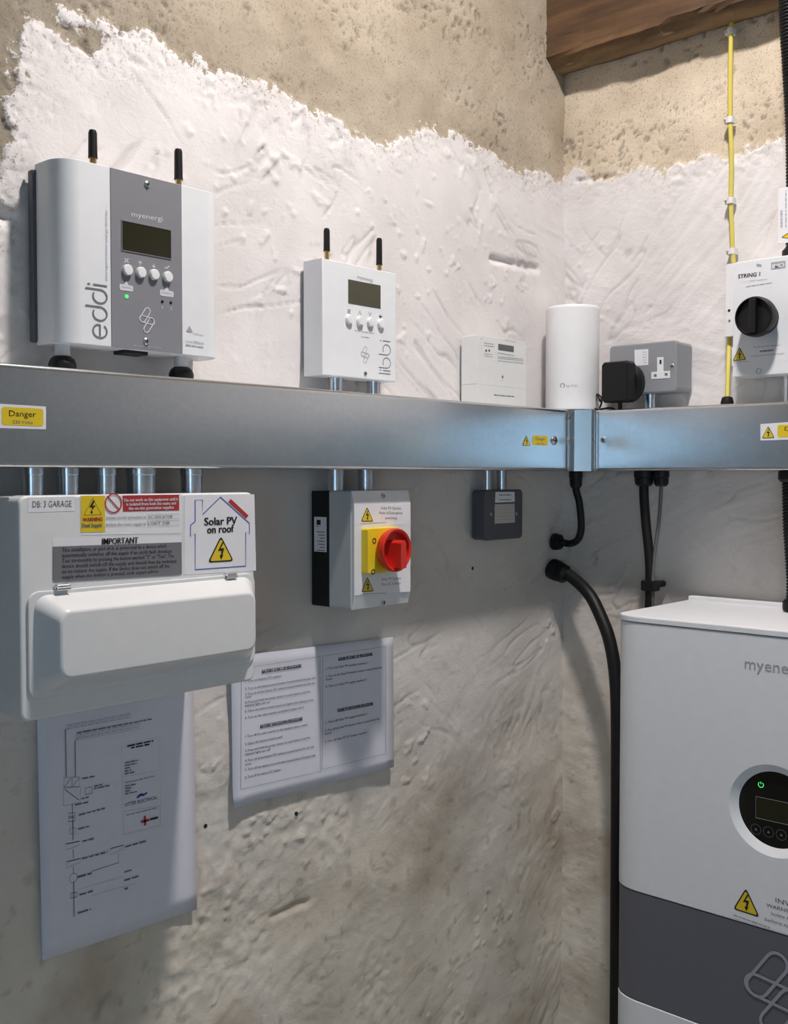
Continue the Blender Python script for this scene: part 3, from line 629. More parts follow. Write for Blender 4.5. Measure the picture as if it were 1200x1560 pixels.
# ------------------------------------------------------------------ small white controller (libbi)
LD = 0.040; X0, X1, Z0, Z1 = L(491, 480, LD)[0], L(603, 480, LD)[0], 1.5735, 1.7275
cx = (X0+X1)/2
t, og = lthing('battery_controller', 'small white wall controller with olive screen and four white buttons', 'control box', cx, Z0)
hw = (X1-X0)/2; h = Z1-Z0
b = MB(); b.prism([(-hw, 0), (hw, 0), (hw, h), (-hw, h)], 0.004, LD, WHITE, 0.0016, 3); b.build('cover', t)
b = MB(); b.box(-hw+0.003, hw-0.003, -0.008, -0.0005, 0.003, h-0.003, LGREY); b.build('back_plate', t)
zl = zm(420, 320, 5.0); s = Print('L', LD, og, zl)
q = [s.P(*c) for c in ((551, 530), (551, 712), (797, 750), (797, 572))]; xa, xb = q[0][0], q[2][0]; za = (q[1][1]+q[2][1])/2; zb = (q[0][1]+q[3][1])/2
b = MB(); b.box(xa, xb, -LD-0.0006, -LD+0.001, za, zb, LCD, 0.0003, 1); b.build('screen', t)
for zx, zy in ((554, 833), (636, 845), (716, 854), (795, 866)):
    x, z = s.P(zx, zy); b = MB(); b.lathe([(0.0062, -0.001), (0.0064, 0.0), (0.0062, 0.0034), (0.0054, 0.0044), (0, 0.0046)], (x, -LD, z), WHITEP, axis=(0, -1, 0), n=22); b.build('button', t)
s.text('myenergi', (620, 505), (738, 535), 0.0052, INKL); s.build('maker_lettering', t); s = Print('L', LD, og, zl)
for k in (-12, 0, 12): s.line([(545, 770+k), (567, 773+k)], .0008, INKG)
s.line([(628, 796), (638, 768), (648, 799)], .0011, INKG); s.line([(706, 778), (716, 806), (726, 781)], .0011, INKG)
s.poly([(785, 803), (796, 830), (808, 808)], INKG); s.line([(796, 792), (796, 822)], .0009, INKG); s.line([(783, 808), (810, 812)], .0009, INKG)
s.build('button_symbols', t); s = Print('L', LD, og, zl); s.text('battery storage system', (600, 915), (748, 938), 0.0021, INKG); s.text('controller', (648, 962), (712, 972), 0.0021, INKG); s.build('tagline', t); s = Print('L', LD, og, zl)
logo(s, s.P(679, 1103), 0.0235, 0.0007, INKL); s.build('logo_mark', t); s = Print('L', LD, og, zl)
a = Vector(s.P(872, 1255)); c = Vector(s.P(872, 1000)); bb = Vector(s.P(815, 1247))
glyphs(s, 'libbi', a, (c-a)/(0.3*2+1.28*2+0.1), Vector((-(a-bb).length, 0)), 0.0012, INKG)
s.build('name_lettering', t)
x, z = s.P(681, 1245); screw(t, x, z, LD, 0.0032)
aerial(t, og, 497.5, 347, 383, 0.022, h-0.001, 0.0046); aerial(t, og, 577.5, 362, 404, 0.022, h-0.001, 0.0046)

# ------------------------------------------------------------------ electricity meter
MD = 0.034; X0, X1 = L(727, 560, MD)[0], L(801, 560, MD)[0]; MZ0, MZ1 = 1.530, 1.6605; cx = (X0+X1)/2; hw = (X1-X0)/2; h = MZ1-MZ0
t, og = lthing('electricity_meter', 'slim white electricity meter with a tiny grey display beside the white cylinder', 'meter', cx, MZ0)
zsplit = L(727, 585, MD)[1]-MZ0
b = MB(); b.prism(rrect(-hw, hw, zsplit+0.0001, h, 0.0012, 3), 0.002, MD, CREAM, 0.0006, 2); b.build('case', t)
b = MB(); b.prism(rrect(-hw, hw, 0, zsplit, 0.0003, 2), 0.002, MD, CREAM, 0.0002, 1); b.build('terminal_cover', t)
zmt = zm(700, 500, 10.0); s = Print('L', MD, og, zmt)
q = [s.P(*c) for c in ((588, 240), (588, 335), (822, 360), (822, 270))]; b = MB(); b.box(q[0][0], q[2][0], -MD-0.0005, -MD+0.001, (q[1][1]+q[2][1])/2, (q[0][1]+q[3][1])/2, LCDG, 0.0002, 1); b.build('display', t)
s.text('kWh meter', (690, 180), (860, 208), 0.0026, INKL)
for y in (225, 262): s.bars((370, y), (520, y+20), 0.0016, INKL)
for y in (390, 425): s.bars((370, y), (500, y+14), 0.0014, INKL)
for y in (375, 430, 455, 495): s.bars((580, y), (970 if y > 400 else 830, y+42), 0.0018, INKL)
for x in (402, 448): s.flat(circ(*s.P(x, 342), 0.0019, 12), INK)
s.flat(circ(*s.P(650, 742), 0.0020, 12), INKG); s.line([(640, 700), (670, 735), (640, 815)], 0.0006, INKL)
s.bars((520, 1016), (828, 1042), 0.0024, INKG)
s.build('small_print', t)['kind'] = 'stuff'
for zx, zy in ((335, 150), (925, 235)):
    x, z = s.P(zx, zy); b = MB(); b.lathe([(0.0020, -0.001), (0.0020, 0.0004), (0.0, 0.0006)], (x, -MD, z), CREAM, axis=(0, -1, 0), n=12); b.build('case_screw', t)

# ------------------------------------------------------------------ white cylinder (mesh router) standing on the trunking corner
RX, RY, RR, RH = -0.0695, -0.0615, 0.0452, 0.1795
t = thing('mesh_router', 'tall white cylindrical mesh router standing on the trunking corner', 'router', (RX, RY, TT+0.0012))
b = MB(); b.lathe([(RR*0.93, 0.0), (RR*0.95, 0.002), (RR*0.96, 0.004)], (0, 0, 0), BLACK, n=48); b.build('base', t)
b = MB(); b.lathe([(RR*0.97, 0.003), (RR, 0.006), (RR, RH-0.007), (RR*0.985, RH-0.003), (RR*0.95, RH-0.001)], (0, 0, 0), WHITEP, n=48); b.build('body', t, ang=40)
b = MB(); b.lathe([(RR*0.94, RH-0.0025), (RR*0.90, RH-0.0015), (0, RH-0.0015)], (0, 0, 0), CREAM, n=48); b.build('top_cap', t)
lg = MB(); cang = math.atan2(CAM[1]-RY, CAM[0]-RX)      # print wrapped on the front of the cylinder, facing into the room
def wrap(pts, m):      # pts (arc length s to the right, z)
    lg.add([((RR+.0003)*math.cos(cang+s/RR), (RR+.0003)*math.sin(cang+s/RR), z) for s, z in pts], [tuple(range(len(pts)))], m)
zc = 0.0425
vs, fs, wd = text_polys('tp-link', False); sc = 0.0050/0.73; ln = 0.0185
lg.add([((RR+.0003)*math.cos(cang+(x*ln/wd-0.0100)/RR), (RR+.0003)*math.sin(cang+(x*ln/wd-0.0100)/RR), zc-0.0025+y*sc) for x, y in vs], fs, INKL)
for a0, a1, r0 in ((-60, 230, 0.0042),):
    for k in range(14):
        q0 = math.radians(a0+(a1-a0)*k/14); q1 = math.radians(a0+(a1-a0)*(k+1)/14); cx_ = -0.0165
        wrap([(cx_+(r0-.0012)*math.cos(q0), zc+(r0-.0012)*math.sin(q0)), (cx_+r0*math.cos(q0), zc+r0*math.sin(q0)), (cx_+r0*math.cos(q1), zc+r0*math.sin(q1)), (cx_+(r0-.0012)*math.cos(q1), zc+(r0-.0012)*math.sin(q1))], INKG)
lg.build('logo', t)

# ------------------------------------------------------------------ twin socket and power adaptor
SD = 0.055; U0, U1 = R(928, 560, SD)[0], R(1031, 560, SD)[0]; SZ0, SZ1 = 1.5745, 1.6575; cu = (U0+U1)/2; hw = (U1-U0)/2; h = SZ1-SZ0
t, og = rthing('twin_socket', 'grey metal twin wall socket with one free white outlet', 'socket', cu, SZ0)
b = MB(); b.prism(rrect(-hw+0.001, hw-0.001, 0.001, h-0.001, 0.007), 0.002, SD-0.010, SGREY, 0.001, 1); b.build('back_box', t)
b = MB(); b.prism(rrect(-hw, hw, 0, h, 0.007), SD-0.0095, SD, SGREY, 0.003, 3); b.build('front_plate', t)
zs_ = zm(900, 500, 7.5); s = Print('R', SD, og, zs_)
q = [s.P(*c) for c in ((755, 335), (828, 330), (828, 492), (902, 488), (902, 570), (690, 584), (690, 502), (757, 497))]
b = MB(); b.prism(q, SD-0.002, SD+0.0008, WHITEP, 0.0004, 1); ins = b.build('outlet', t)
s2 = Print('R', SD+0.0008, og, zs_)
for (a_, c_, m_) in (((783, 362), (806, 410), HOLE), ((720, 525), (750, 555), INKG), ((842, 512), (876, 542), INKG)):
    s2.poly([a_, (c_[0], a_[1]), c_, (a_[0], c_[1])], m_)
s2.build('pin_slots', ins)
s.poly([(497, 248), (655, 238), (655, 418), (500, 432)], STICK, 0.0002); 
for k in range(5): s.bars((590, 275+k*30), (640, 272+k*30), 0.0014, INKL, lift=0.0004)
s.build('test_sticker', t)
x, z = s.P(930, 427); screw(t, x, z, SD, 0.0034)
# adaptor
q0 = R(917, 580, 0.100)[0]; q1 = R(957, 580, 0.100)[0]; PZ0 = R(937, 613, 0.095)[1]; PZ1 = R(937, 551, 0.095)[1]
cu2 = (q0+q1)/2; hw2 = (q1-q0)/2; PH = PZ1-PZ0
t, og = rthing('power_adaptor', 'chunky black plug-in power adaptor in the grey socket', 'adaptor', cu2, PZ0)
b = MB(); b.loft([[(x*hw2*k, -d, PH/2+(zz-PH/2)*k2) for x, zz in ((-1, 0.004), (-0.85, 0), (0.85, 0), (1, 0.004), (1, PH-0.004), (0.85, PH), (-0.85, PH), (-1, PH-0.004))] for d, k, k2 in ((SD+0.020, 0.94, 0.95), (SD+0.024, 1.0, 1.0), (SD+0.044, 1.0, 1.0), (SD+0.049, 0.93, 0.94))], BLACK); b.build('case', t, ang=20)
b = MB(); b.loft([[(0.004+hw2*k*math.cos(a_*PI/10), -d, PH*0.50+PH*0.44*k*math.sin(a_*PI/10)) for a_ in range(20)] for d, k in ((SD+0.0012, 1.08), (SD+0.012, 1.12), (SD+0.020, 0.92))], BLACK); b.build('plug_base', t)
b = MB(); b.lathe([(0.0035, 0.002), (0.0035, -0.010), (0.0022, -0.012)], (0.003, -SD-0.034, 0), BLACK, n=12); b.build('strain_relief', t)
# lead: from the adaptor down behind, along the trunking top and up to the router's back
P_ = lambda v: Vector((v.x+0.0, v.y, v.z))
A = Vector((-(SD+0.034), -(cu2+0.003), PZ0-0.011)); 
path = [A, A+Vector((0.006, 0.002, -0.012)), Vector((-0.085, -0.150, TT+0.0035)), Vector((-0.092, -0.132, TT+0.0032)), Vector((-0.096, -0.1235, TT+0.004)), RW(911.5, 623, 0.088), RW(916, 614, 0.082), RW(915, 605, 0.076), RW(909, 601, 0.068), Vector((RX+0.040, RY-0.032, TT+0.020))]
b = MB(); b.tube(path, 0.0016, BLACK, n=8); o = b.build('power_lead'); tag(o, 'thin black power lead curling from the adaptor to the white cylinder', 'cable')

# ------------------------------------------------------------------ DC isolator on the right wall
DD = 0.080; U0 = R(1116, 480, DD)[0]; U1 = U0+0.100; DZ0, DZ1 = 1.589, 1.7625; cu = (U0+U1)/2; hw = 0.05; h = DZ1-DZ0
t, og = rthing('rotary_isolator', 'white DC isolator with black round knob marked STRING 1', 'isolator', cu, DZ0)
b = MB(); b.box(-hw-0.004, hw+0.004, -0.045, -0.001, 0.003, h-0.003, WHITE, 0.003); b.build('back_box', t)
b = MB(); b.prism(rrect(-hw, hw, 0, h, 0.003, 3), 0.0455, DD, WHITE, 0.002, 2); b.build('cover', t)
zd = zm(1090, 380, 6.5); s = Print('R', DD, og, zd); s.lift = 0.0006
k0 = s.P(380, 660)
# knob: its face stands proud of the cover
KD = 0.040; zk = Print('R', DD+KD*0.8, og, zd); kc = zk.P(378, 662); kr = (zk.P(570, 655)[0]-zk.P(186, 668)[0])/2
b = MB(); b.lathe([(kr*0.82, 0), (kr*0.82, 0.012), (kr*0.97, 0.016), (kr, 0.020), (kr, KD-0.010), (kr*0.97, KD-0.006), (kr*0.90, KD-0.004), (kr*0.86, KD-0.010), (0, KD-0.011)], (kc[0], -DD, kc[1]), BLACK, axis=(0, -1, 0), n=48); kn = b.build('knob', t)
b = MB(); b.box(kc[0]-0.0055, kc[0]+0.0055, -DD-KD, -DD-KD+0.014, kc[1]-kr*0.85, kc[1]+kr*0.85, BLACK, 0.002); b.build('grip', kn)
s.poly([(185, 215), (462, 180), (465, 300), (190, 335)], STICK, 0.0002)
st = s.build('name_sticker', t)
s = Print('R', DD, og, zd); s.lift = 0.0005; s.text('STRING 1', (222, 268), (440, 242), 0.0062, INK, bold=True)
s.build('name_lettering', st)
s = Print('R', DD, og, zd); s.poly([(548, 130), (690, 112), (690, 185), (548, 203)], INKL, 0.0002); s.text('IMO', (562, 168), (678, 150), 0.0070, STICK, bold=True, lift=0.0005)
s.text('DC isolator', (340, 312), (520, 292), 0.0022, INKL); s.bars((300, 370), (555, 330), 0.0020, INKL); s.poly([(405, 140), (455, 150), (450, 175), (405, 168)], INKL, 0.0003); s.build('maker_plate', t)
s = Print('R', DD, og, zd); s.poly([(158, 968), (800, 900), (800, 1095), (158, 1155)], STICK, 0.0002); st = s.build('warning_sticker', t)
s = Print('R', DD, og, zd); s.lift = 0.0004; s.tri((236, 965), (166, 1106), (304, 1092))
s.text('PV Array DC Isolator', (372, 968), (640, 945), 0.0024, INKG); s.text('WARNING', (435, 1010), (575, 996), 0.0030, INK, bold=True); s.text('Contains live parts during daylight', (352, 1056), (680, 1028), 0.0024, INKG); s.bars((172, 1118), (330, 1106), 0.0014, INKL)
s.build('warning_print', st)
x, z = s.P(425, 1205); b = MB(); b.lathe([(0.0046, -.001), (0.0046, 0.0006), (0.003, 0.0006), (0.0028, -0.0005), (0, -0.0005)], (x, -DD, z), LGREY, axis=(0, -1, 0), n=18); b.build('cover_screw', t)
fx = R(1104.5, 455, 0.030)[0]-cu; fz0 = R(1110, 513, 0.030)[1]-DZ0; fz1 = R(1110, 402, 0.030)[1]-DZ0
b = MB(); b.box(fx, -hw+0.002, -0.030, -0.024, fz0, fz1, WHITE, 0.0015); b.build('mounting_flange', t)
for y, m_ in ((605, HOLE), (705, STEEL)):
    x, z = Print('R', 0.030, og, zd).P(133, y); b = MB(); b.lathe([(0.0022, -0.001), (0.0022, 0.0006), (0.0, 0.0012)], (x, -0.030, z), m_, axis=(0, -1, 0), n=10); b.build('flange_screw', t)

# black corrugated conduits
def corrugated(name, label, path, r, ends):
    t = thing(name, label, 'conduit', path[0]); p0 = Vector(path[0])
    b = MB(); pts = catmull(path, 60); ln = sum((pts[i+1]-pts[i]).length for i in range(len(pts)-1)); nn = int(ln/0.0016)
    # even resample
    out = [pts[0]]; acc = 0; stp = ln/nn; cur = pts[0]; i = 1
    while i < len(pts):
        dl = (pts[i]-cur).length
        if acc+dl >= stp: cur = cur+(pts[i]-cur).normalized()*(stp-acc); out.append(cur.copy()); acc = 0
        else: acc += dl; cur = pts[i]; i += 1
    b.tube([p-p0 for p in out], r, RUBBER, n=18, smooth=0, rfun=lambda i, n: r if i % 3 else r*0.86); b.build('sleeve', t, ang=80)
    for e_, ax in ends:
        g = MB(); g.lathe([(r*1.05, 0), (r*1.32, 0.002), (r*1.32, 0.014), (r*1.1, 0.018)], Vector(e_)-p0, BLACK, axis=ax, n=12); g.build('gland', t)
    return t
top = Vector(RW(1200, -60, 0.055)); isoT = Vector((-0.045, -(U0+0.062), DZ1+0.001))
xg = RW(1211, 383, 0.045)
corrugated('corrugated_conduit', 'black corrugated conduit running up from the black-knobbed isolator', [Vector((xg.x, xg.y, DZ1-0.004)), RW(1212, 330, 0.046), RW(1211, 200, 0.052), RW(1206, 100, 0.062), RW(1201, 0, 0.073), Vector((-0.076, RW(1200, 0, 0.073).y, 2.36)), Vector((-0.076, RW(1200, 0, 0.073).y, ROOM[2]))], 0.0142, [(Vector((xg.x, xg.y, DZ1-0.002)), (0, 0, 1))])
pb = [RW(1205, 720, 0.05), RW(1207, 800, 0.05), RW(1212, 880, 0.05)]; pb = [Vector((pb[0].x, pb[0].y, TB))]+pb[1:]; pb.append(Vector((pb[2].x, pb[2].y, 1.236)))
corrugated('corrugated_conduit', 'black corrugated conduit between the trunking and the wall inverter', pb, 0.0142, [(Vector((pb[0].x, pb[0].y, TB)), (0, 0, -1)), (Vector((pb[-1].x, pb[-1].y, 1.236)), (0, 0, 1))])
# label tag on the upper conduit
tgx = R(1185, 330, 0.066); u1 = tgx[0]+0.075
t, og = rthing('warning_tag', 'white cable warning tag on the upper black corrugated conduit', 'tag', tgx[0], R(1185, 372, 0.066)[1])
hh = R(1185, 288, 0.066)[1]-og[1]
b = MB(); b.box(0, 0.075, -0.0672, -0.0660, 0, hh, STICK, 0.0004, 1); cd_ = b.build('card', t)
s = Print('R', 0.0672, og); s.text('SOLAR DC CABLES', (1190, 347), (1190, 320), 0.0032, INKG); s.bars((1197, 346), (1197, 290), 0.0022, INKL); s.tri((1204, 352), (1189, 362), (1222, 366)); s.build('card_print', cd_)

# ------------------------------------------------------------------ green-and-yellow earth cable with clips
cp = [RW(1114, 18, 0.010), RW(1113, 60, 0.010), RW(1112, 120, 0.010), RW(1112, 183, 0.010), RW(1114, 240, 0.011), RW(1113, 306, 0.010), RW(1115, 360, 0.011), RW(1116, 385, 0.011), RW(1118, 420, 0.012), RW(1116, 470, 0.014), RW(1111, 520, 0.016), RW(1109, 560, 0.034), RW(1107.5, 600, 0.050)]
cp = [Vector((cp[0].x, cp[0].y, cp[0].z+0.10)), *cp]; cp[-1].z = TT+0.010
t = thing('earth_cable', 'yellow and green earth cable clipped down the wall into the trunking', 'cable', (cp[-1].x, cp[-1].y, TT))
o0 = Vector(t.location)
b = MB(); b.tube([p-o0 for p in cp], 0.0036, CYEL, n=16, m2=CGRN, stripe=(10, 11, 12, 1, 2)); b.build('sheath', t, ang=80)
b = MB(); b.lathe([(0.0085, 0), (0.0100, 0.0005), (0.0100, 0.008), (0.0092, 0.010), (0.0085, 0.014), (0.0055, 0.016)], (0, 0, 0), BLACK, n=14); b.build('gland', t)
CLIPM = mat('white_clip_plastic', (0.72, 0.69, 0.70), 0.4)
for k, (x, y, wh) in enumerate(((1113, 48, 'just under the timber beam'), (1112, 183, 'on the bare tan render'), (1113, 306, 'on white plaster, upper of two'), (1115.5, 383, 'just above the STRING 1 isolator'))):
    p = RW(x, y, 0.010); t = thing('cable_clip', 'white clip holding the earth cable '+wh, 'clip', p, 'R', 'earth cable clips')
    b = MB(); b.loft([[(q[0], q[1], zz) for q in [(-0.0050, 0.009), (-0.0050, -0.002)]+[(-0.0050*math.cos(a_*PI/8), -0.002-0.0042*math.sin(a_*PI/8)) for a_ in range(1, 8)]+[(0.0050, -0.002), (0.0050, 0.009)]] for zz in (-0.0048, 0.0048)], CLIPM); b.box(-0.0095, -0.0045, -0.002, 0.009, -0.0042, 0.0042, CLIPM, 0.0006, 1); b.build('saddle', t)
    b = MB(); b.lathe([(0.0009, -0.003), (0.0009, 0.002), (0.0020, 0.0022), (0.0018, 0.0032), (0, 0.0034)], (-0.0072, -0.002, 0), STEEL, axis=(0, -1, 0), n=10); b.build('nail', t)

# ------------------------------------------------------------------ consumer unit
CD = 0.130; X0, X1 = L(30, 930, CD)[0], L(388, 930, CD)[0]; CZ0, CZ1 = 1.2045, DBT; cx = (X0+X1)/2; hw = (X1-X0)/2; h = CZ1-CZ0
t, og = lthing('consumer_unit', 'big white consumer unit with hinged cover flap and solar warning stickers', 'fuse box', cx, CZ0)
b = MB(); b.box(-hw+0.002, hw-0.002, -0.108, -0.001, 0.002, h-0.001, ENAMEL, 0.003); b.build('back_box', t)
b = MB(); b.prism(rrect(-hw, hw, 0, h, 0.009), 0.1085, CD, ENAMEL, 0.003, 3); b.build('front_cover', t)
zb_ = zm(0, 690, 2.857)
s = Print('L', CD, og, zb_); f0 = s.P(118, 800)[0]; f1 = hw-0.0015; ft = (s.P(130, 597)[1]+s.P(1090, 528)[1])/2; fb = (s.P(140, 1082)[1]+s.P(1090, 905)[1])/2-0.0
b = MB(); b.prism(rrect(f0, f1, fb, ft, 0.012, 6), CD+0.0003, CD+0.0028, ENAMEL, 0.0015, 2); b.build('flap_rim', t)
i0, i1, ib, it = f0+0.006, f1-0.004, fb+0.005, ft-0.004; FD = CD+0.026
def rr(k, d, r_): return [(x, -d, z) for x, z in rrect(i0+k, i1-k, ib+k, it-k, r_, 6)]
b = MB(); b.loft([rr(0, CD+0.0025, 0.014), rr(0.0006, CD+0.0045, 0.014), rr(0.0125, FD-0.0040, 0.012), rr(0.0140, FD-0.0016, 0.012), rr(0.0155, FD-0.0004, 0.011), rr(0.0175, FD, 0.010)], ENAMEL); b.build('flap', t, ang=60)
for zx, zy in ((262, 582), (993, 532)):
    x, z = s.P(zx, zy); b = MB(); b.box(x-0.0072, x+0.0072, -CD-0.007, -CD, z-0.0035, z+0.0025, STEEL, 0.0008, 1); b.tube([(x-0.0072, -CD-0.006, z-0.0015), (x+0.0072, -CD-0.006, z-0.0015)], 0.0020, STEEL, smooth=0); b.build('hinge', t)
zf = zm(30, 745, 4.444)
def sticker(par, pts, zf_, wall, d, og_, name, m=STICK):
    p = Print(wall, d, og_, zf_); p.poly(pts, m, 0.0002); return p.build(name, par)
st = sticker(t, [(55, 58), (372, 50), (372, 150), (55, 158)], zf, 'L', CD, og, 'name_sticker')
s = Print('L', CD, og, zf); s.lift = 0.0005; s.text('DB: 3 GARAGE', (85, 101), (350, 97), 0.0064, INKG); s.build('name_lettering', st)
st = sticker(t, [(408, 45), (1092, 35), (1096, 300), (410, 312)], zf, 'L', CD, og, 'dual_supply_sticker')
s = Print('L', CD, og, zf); s.lift = 0.0005
s.poly([(413, 46), (574, 43), (576, 290), (413, 292)], YEL); s.lift = 0.0008
s.line([(492, 62), (432, 176), (550, 172)], 0.0007, INK, closed=True)
s.poly([(494, 78), (468, 122), (490, 124), (478, 150), (512, 112), (490, 112), (506, 80)], INK); s.flat(circ(*s.P(485, 156), 0.0012, 10), INK)
s.text('WARNING', (424, 206), (556, 202), 0.0040, REDS, bold=True); s.text('Dual Supply', (420, 245), (556, 241), 0.0040, INKG, bold=True)
s.poly([(695, 44), (1076, 38), (1078, 144), (697, 152)], REDS, 0.0005)
for k, tx in enumerate(('Do not work on this equipment until it', 'is isolated from both the mains and', 'the on-site generation supplies')):
    s.text(tx, (704+k*15, 74+k*28), (1068-k*14, 66+k*28), 0.0034, INKW, bold=True)
c_ = s.P(632, 96); s.stroke(circ(c_[0], c_[1], 0.0094, 28), 0.0014, REDS, closed=True); s.stroke([(c_[0]-.0064, c_[1]+.0064), (c_[0]+.0064, c_[1]-.0064)], 0.0014, REDS)
s.text('Isolate on-site generator at', (584, 194), (852, 188), 0.0030, INKG); s.text('Isolate the mains supply at', (584, 240), (852, 234), 0.0030, INKG)
s.line([(860, 172), (1078, 166), (1078, 200), (860, 206)], 0.0004, INKL, closed=True); s.line([(860, 218), (1078, 212), (1078, 242), (860, 248)], 0.0004, INKL, closed=True)
s.text('AC ISOLATOR', (866, 189), (1032, 183), 0.0034, INKG); s.text('LOFT DB', (866, 232), (1012, 226), 0.0034, INKG)
s.build('dual_supply_print', st)
st = sticker(t, [(222, 330), (1094, 318), (1094, 582), (222, 632)], zf, 'L', CD, og, 'test_notice')
s = Print('L', CD, og, zf); s.lift = 0.0005; s.poly([(222, 390), (1094, 360), (1096, 572), (1084, 582), (236, 632), (222, 622)], NOTE); s.lift = 0.0008
s.text('IMPORTANT', (555, 353), (798, 345), 0.0064, INK, bold=True)
for k, tx in enumerate(('This installation, or part of it, is protected by a device which', 'automatically switches off the supply if an earth fault develops.', 'Test six-monthly by pressing the button marked "T" or "Test". The', 'device should switch off the supply and should then be switched', 'on to restore the supply. If the device does not switch off the', 'supply when the button is pressed, seek expert advice.')):
    s.text(tx, (284, 411+k*36.5), ((990, 1032, 1042, 1056, 1010, 940)[k], 383+k*34), 0.0040, INK)
s.build('test_notice_print', st)
st = sticker(t, [(802, 184), (1106, 180), (1114, 512), (802, 530)], zb_, 'L', CD, og, 'solar_sticker')
s = Print('L', CD, og, zb_); s.lift = 0.0005
s.line([(848, 206), (880, 204), (880, 268), (958, 192), (1084, 306), (1084, 354), (1068, 346), (1068, 492), (848, 508), (848, 352), (828, 362), (828, 314), (848, 298)], 0.0011, BLUE, closed=True)
s.poly([(1003, 200), (1080, 272), (1070, 286), (992, 214)], REDS)
s.text('Solar PV', (888, 298), (1030, 292), 0.0088, INK, bold=True); s.text('on roof', (900, 333), (1016, 327), 0.0088, INK, bold=True)
s.tri((960, 360), (902, 478), (1016, 471)); s.build('solar_print', st)

# ------------------------------------------------------------------ red and yellow rotary isolator
ID = 0.082; BKD = 0.036; X0 = L(475, 840, 0.002)[0]; X1 = L(626, 840, ID)[0]; IZ0, IZ1 = 1.2605, 1.4195; cx = (X0+X1)/2; hw = (X1-X0)/2; h = IZ1-IZ0
t, og = lthing('rotary_isolator', 'grey and white AC isolator with red handle on yellow plate', 'isolator', cx, IZ0)
b = MB(); b.box(-hw, hw, -BKD, -0.001, 0.001, h-0.001, BLACK, 0.001, 1); bk = b.build('back_box', t)
b = MB()
rings = [[(x, -d, z) for x, z in rrect(-hw+k, hw-k, k2, h-k2, 0.003, 3)] for d, k, k2 in ((BKD+0.0004, 0, 0), (ID-0.006, 0.0004, 0.0), (ID-0.0052, 0.0012, 0.0006))]
b.loft(rings, LGREY, cap=True); b.build('cover_skirt', t, ang=25)
b = MB(); px_ = [(-hw+0.0012, ID-0.0052, 0.0006), (-hw+0.0012, ID, 0.022), (-hw+0.0012, ID, h-0.022), (-hw+0.0012, ID-0.0052, h-0.0006)]
b.loft([[(x, -ID+0.0053, 0.0006), (x, -ID+0.0048, 0.0006), (x, -ID, 0.020), (x, -ID, h-0.020), (x, -ID+0.0048, h-0.0006), (x, -ID+0.0053, h-0.0006)] for x in (-hw+0.0012, hw-0.0012)], WHITE); b.build('front_face', t, ang=8)
zi = zm(440, 690, 3.158); zi2 = zm(530, 750, 8.667)
s = Print('L', ID, og, zi2)
for zx, zy in ((452, 50), (458, 1455)):
    x, z = Print('L', ID-0.004, og, zi2).P(zx, zy); screw(t, x, z, ID-0.0030, 0.0040)
for nm, pts, tr_, lines in (('emergency_sticker', [(100, 165), (822, 165), (822, 430), (100, 432)], ((248, 190), (165, 386), (332, 386)), (('Solar PV System', (430, 205), (695, 207)), ('Point of Emergency', (408, 270), (718, 268)), ('switching', (485, 338), (642, 336)))),
                            ('main_isolator_sticker', [(100, 1105), (820, 1075), (820, 1310), (100, 1362)], ((252, 1110), (170, 1318), (340, 1306)), (('Solar PV System', (440, 1146), (695, 1130)), ('Main AC Isolator', (438, 1216), (695, 1194))))):
    st = sticker(t, pts, zi2, 'L', ID, og, nm)
    s = Print('L', ID, og, zi2); s.lift = 0.0005; s.tri(*tr_)
    for tx, a_, c_ in lines: s.text(tx, a_, c_, 0.0038, INKG)
    y_ = tr_[1][1]+26; s.bars((165, y_), (500, y_-14), 0.0014, INKL); s.build(nm.replace('sticker', 'print'), st)
YD = 0.012
sp = Print('L', ID+YD, og, zi2); y0 = sp.P(262, 900)[0]; yz0 = sp.P(300, 1078)[1]; yz1 = sp.P(300, 475)[1]; y1 = y0+(yz1-yz0)
b = MB(); b.prism(rrect(y0, y1, yz0, yz1, 0.003, 3), ID+0.0005, ID+YD, YELP, 0.0015, 2); b.build('yellow_plate', t)
for zx, zy in ((345, 640), (330, 1050)):
    x, z = sp.P(zx, zy); b = MB(); b.lathe([(0.0036, -0.001), (0.0036, 0.0005), (0.0026, 0.0005), (0.0022, -0.0006), (0, -0.0006)], (x, -ID-YD, z), BLACK, axis=(0, -1, 0), n=16); b.build('plate_screw', t)
kx, kz = (y0+y1)/2, (yz0+yz1)/2
KF = ID+YD+0.017; kp = Print('L', KF, og, zi2); kl = kp.P(372, 790)[0]; krr = kp.P(845, 770)[0]; kcx = (krr+kl)/2; kR = (krr-kl)/2; kcz = (kp.P(610, 470)[1]+kp.P(610, 1065)[1])/2; kR = (kp.P(610, 470)[1]-kp.P(610, 1065)[1])/2*0.98; kcx = krr-kR
b = MB(); b.lathe([(kR*0.80, 0), (kR*0.90, 0.003), (kR*0.98, 0.009), (kR, 0.013), (kR*0.985, 0.016), (kR*0.94, 0.017), (kR*0.84, 0.0155), (kR*0.80, 0.005), (0, 0.004)], (kcx, -(ID+YD+0.0003), kcz), REDP, axis=(0, -1, 0), n=48); kn = b.build('red_knob', t)
b = MB(); gw = 0.0062
b.loft([[(kcx+sx_*k, -(ID+YD+dd), kcz+zz) for sx_, zz in ((-gw, -kR*0.80), (gw, -kR*0.80), (gw, kR*0.34), (gw*0.4, kR*0.46), (-gw*0.4, kR*0.46), (-gw, kR*0.34))] for dd, k in ((0.004, 1.25), (0.014, 1.05), (0.027, 0.95), (0.0285, 0.8))], REDP); b.build('grip', kn, ang=30)
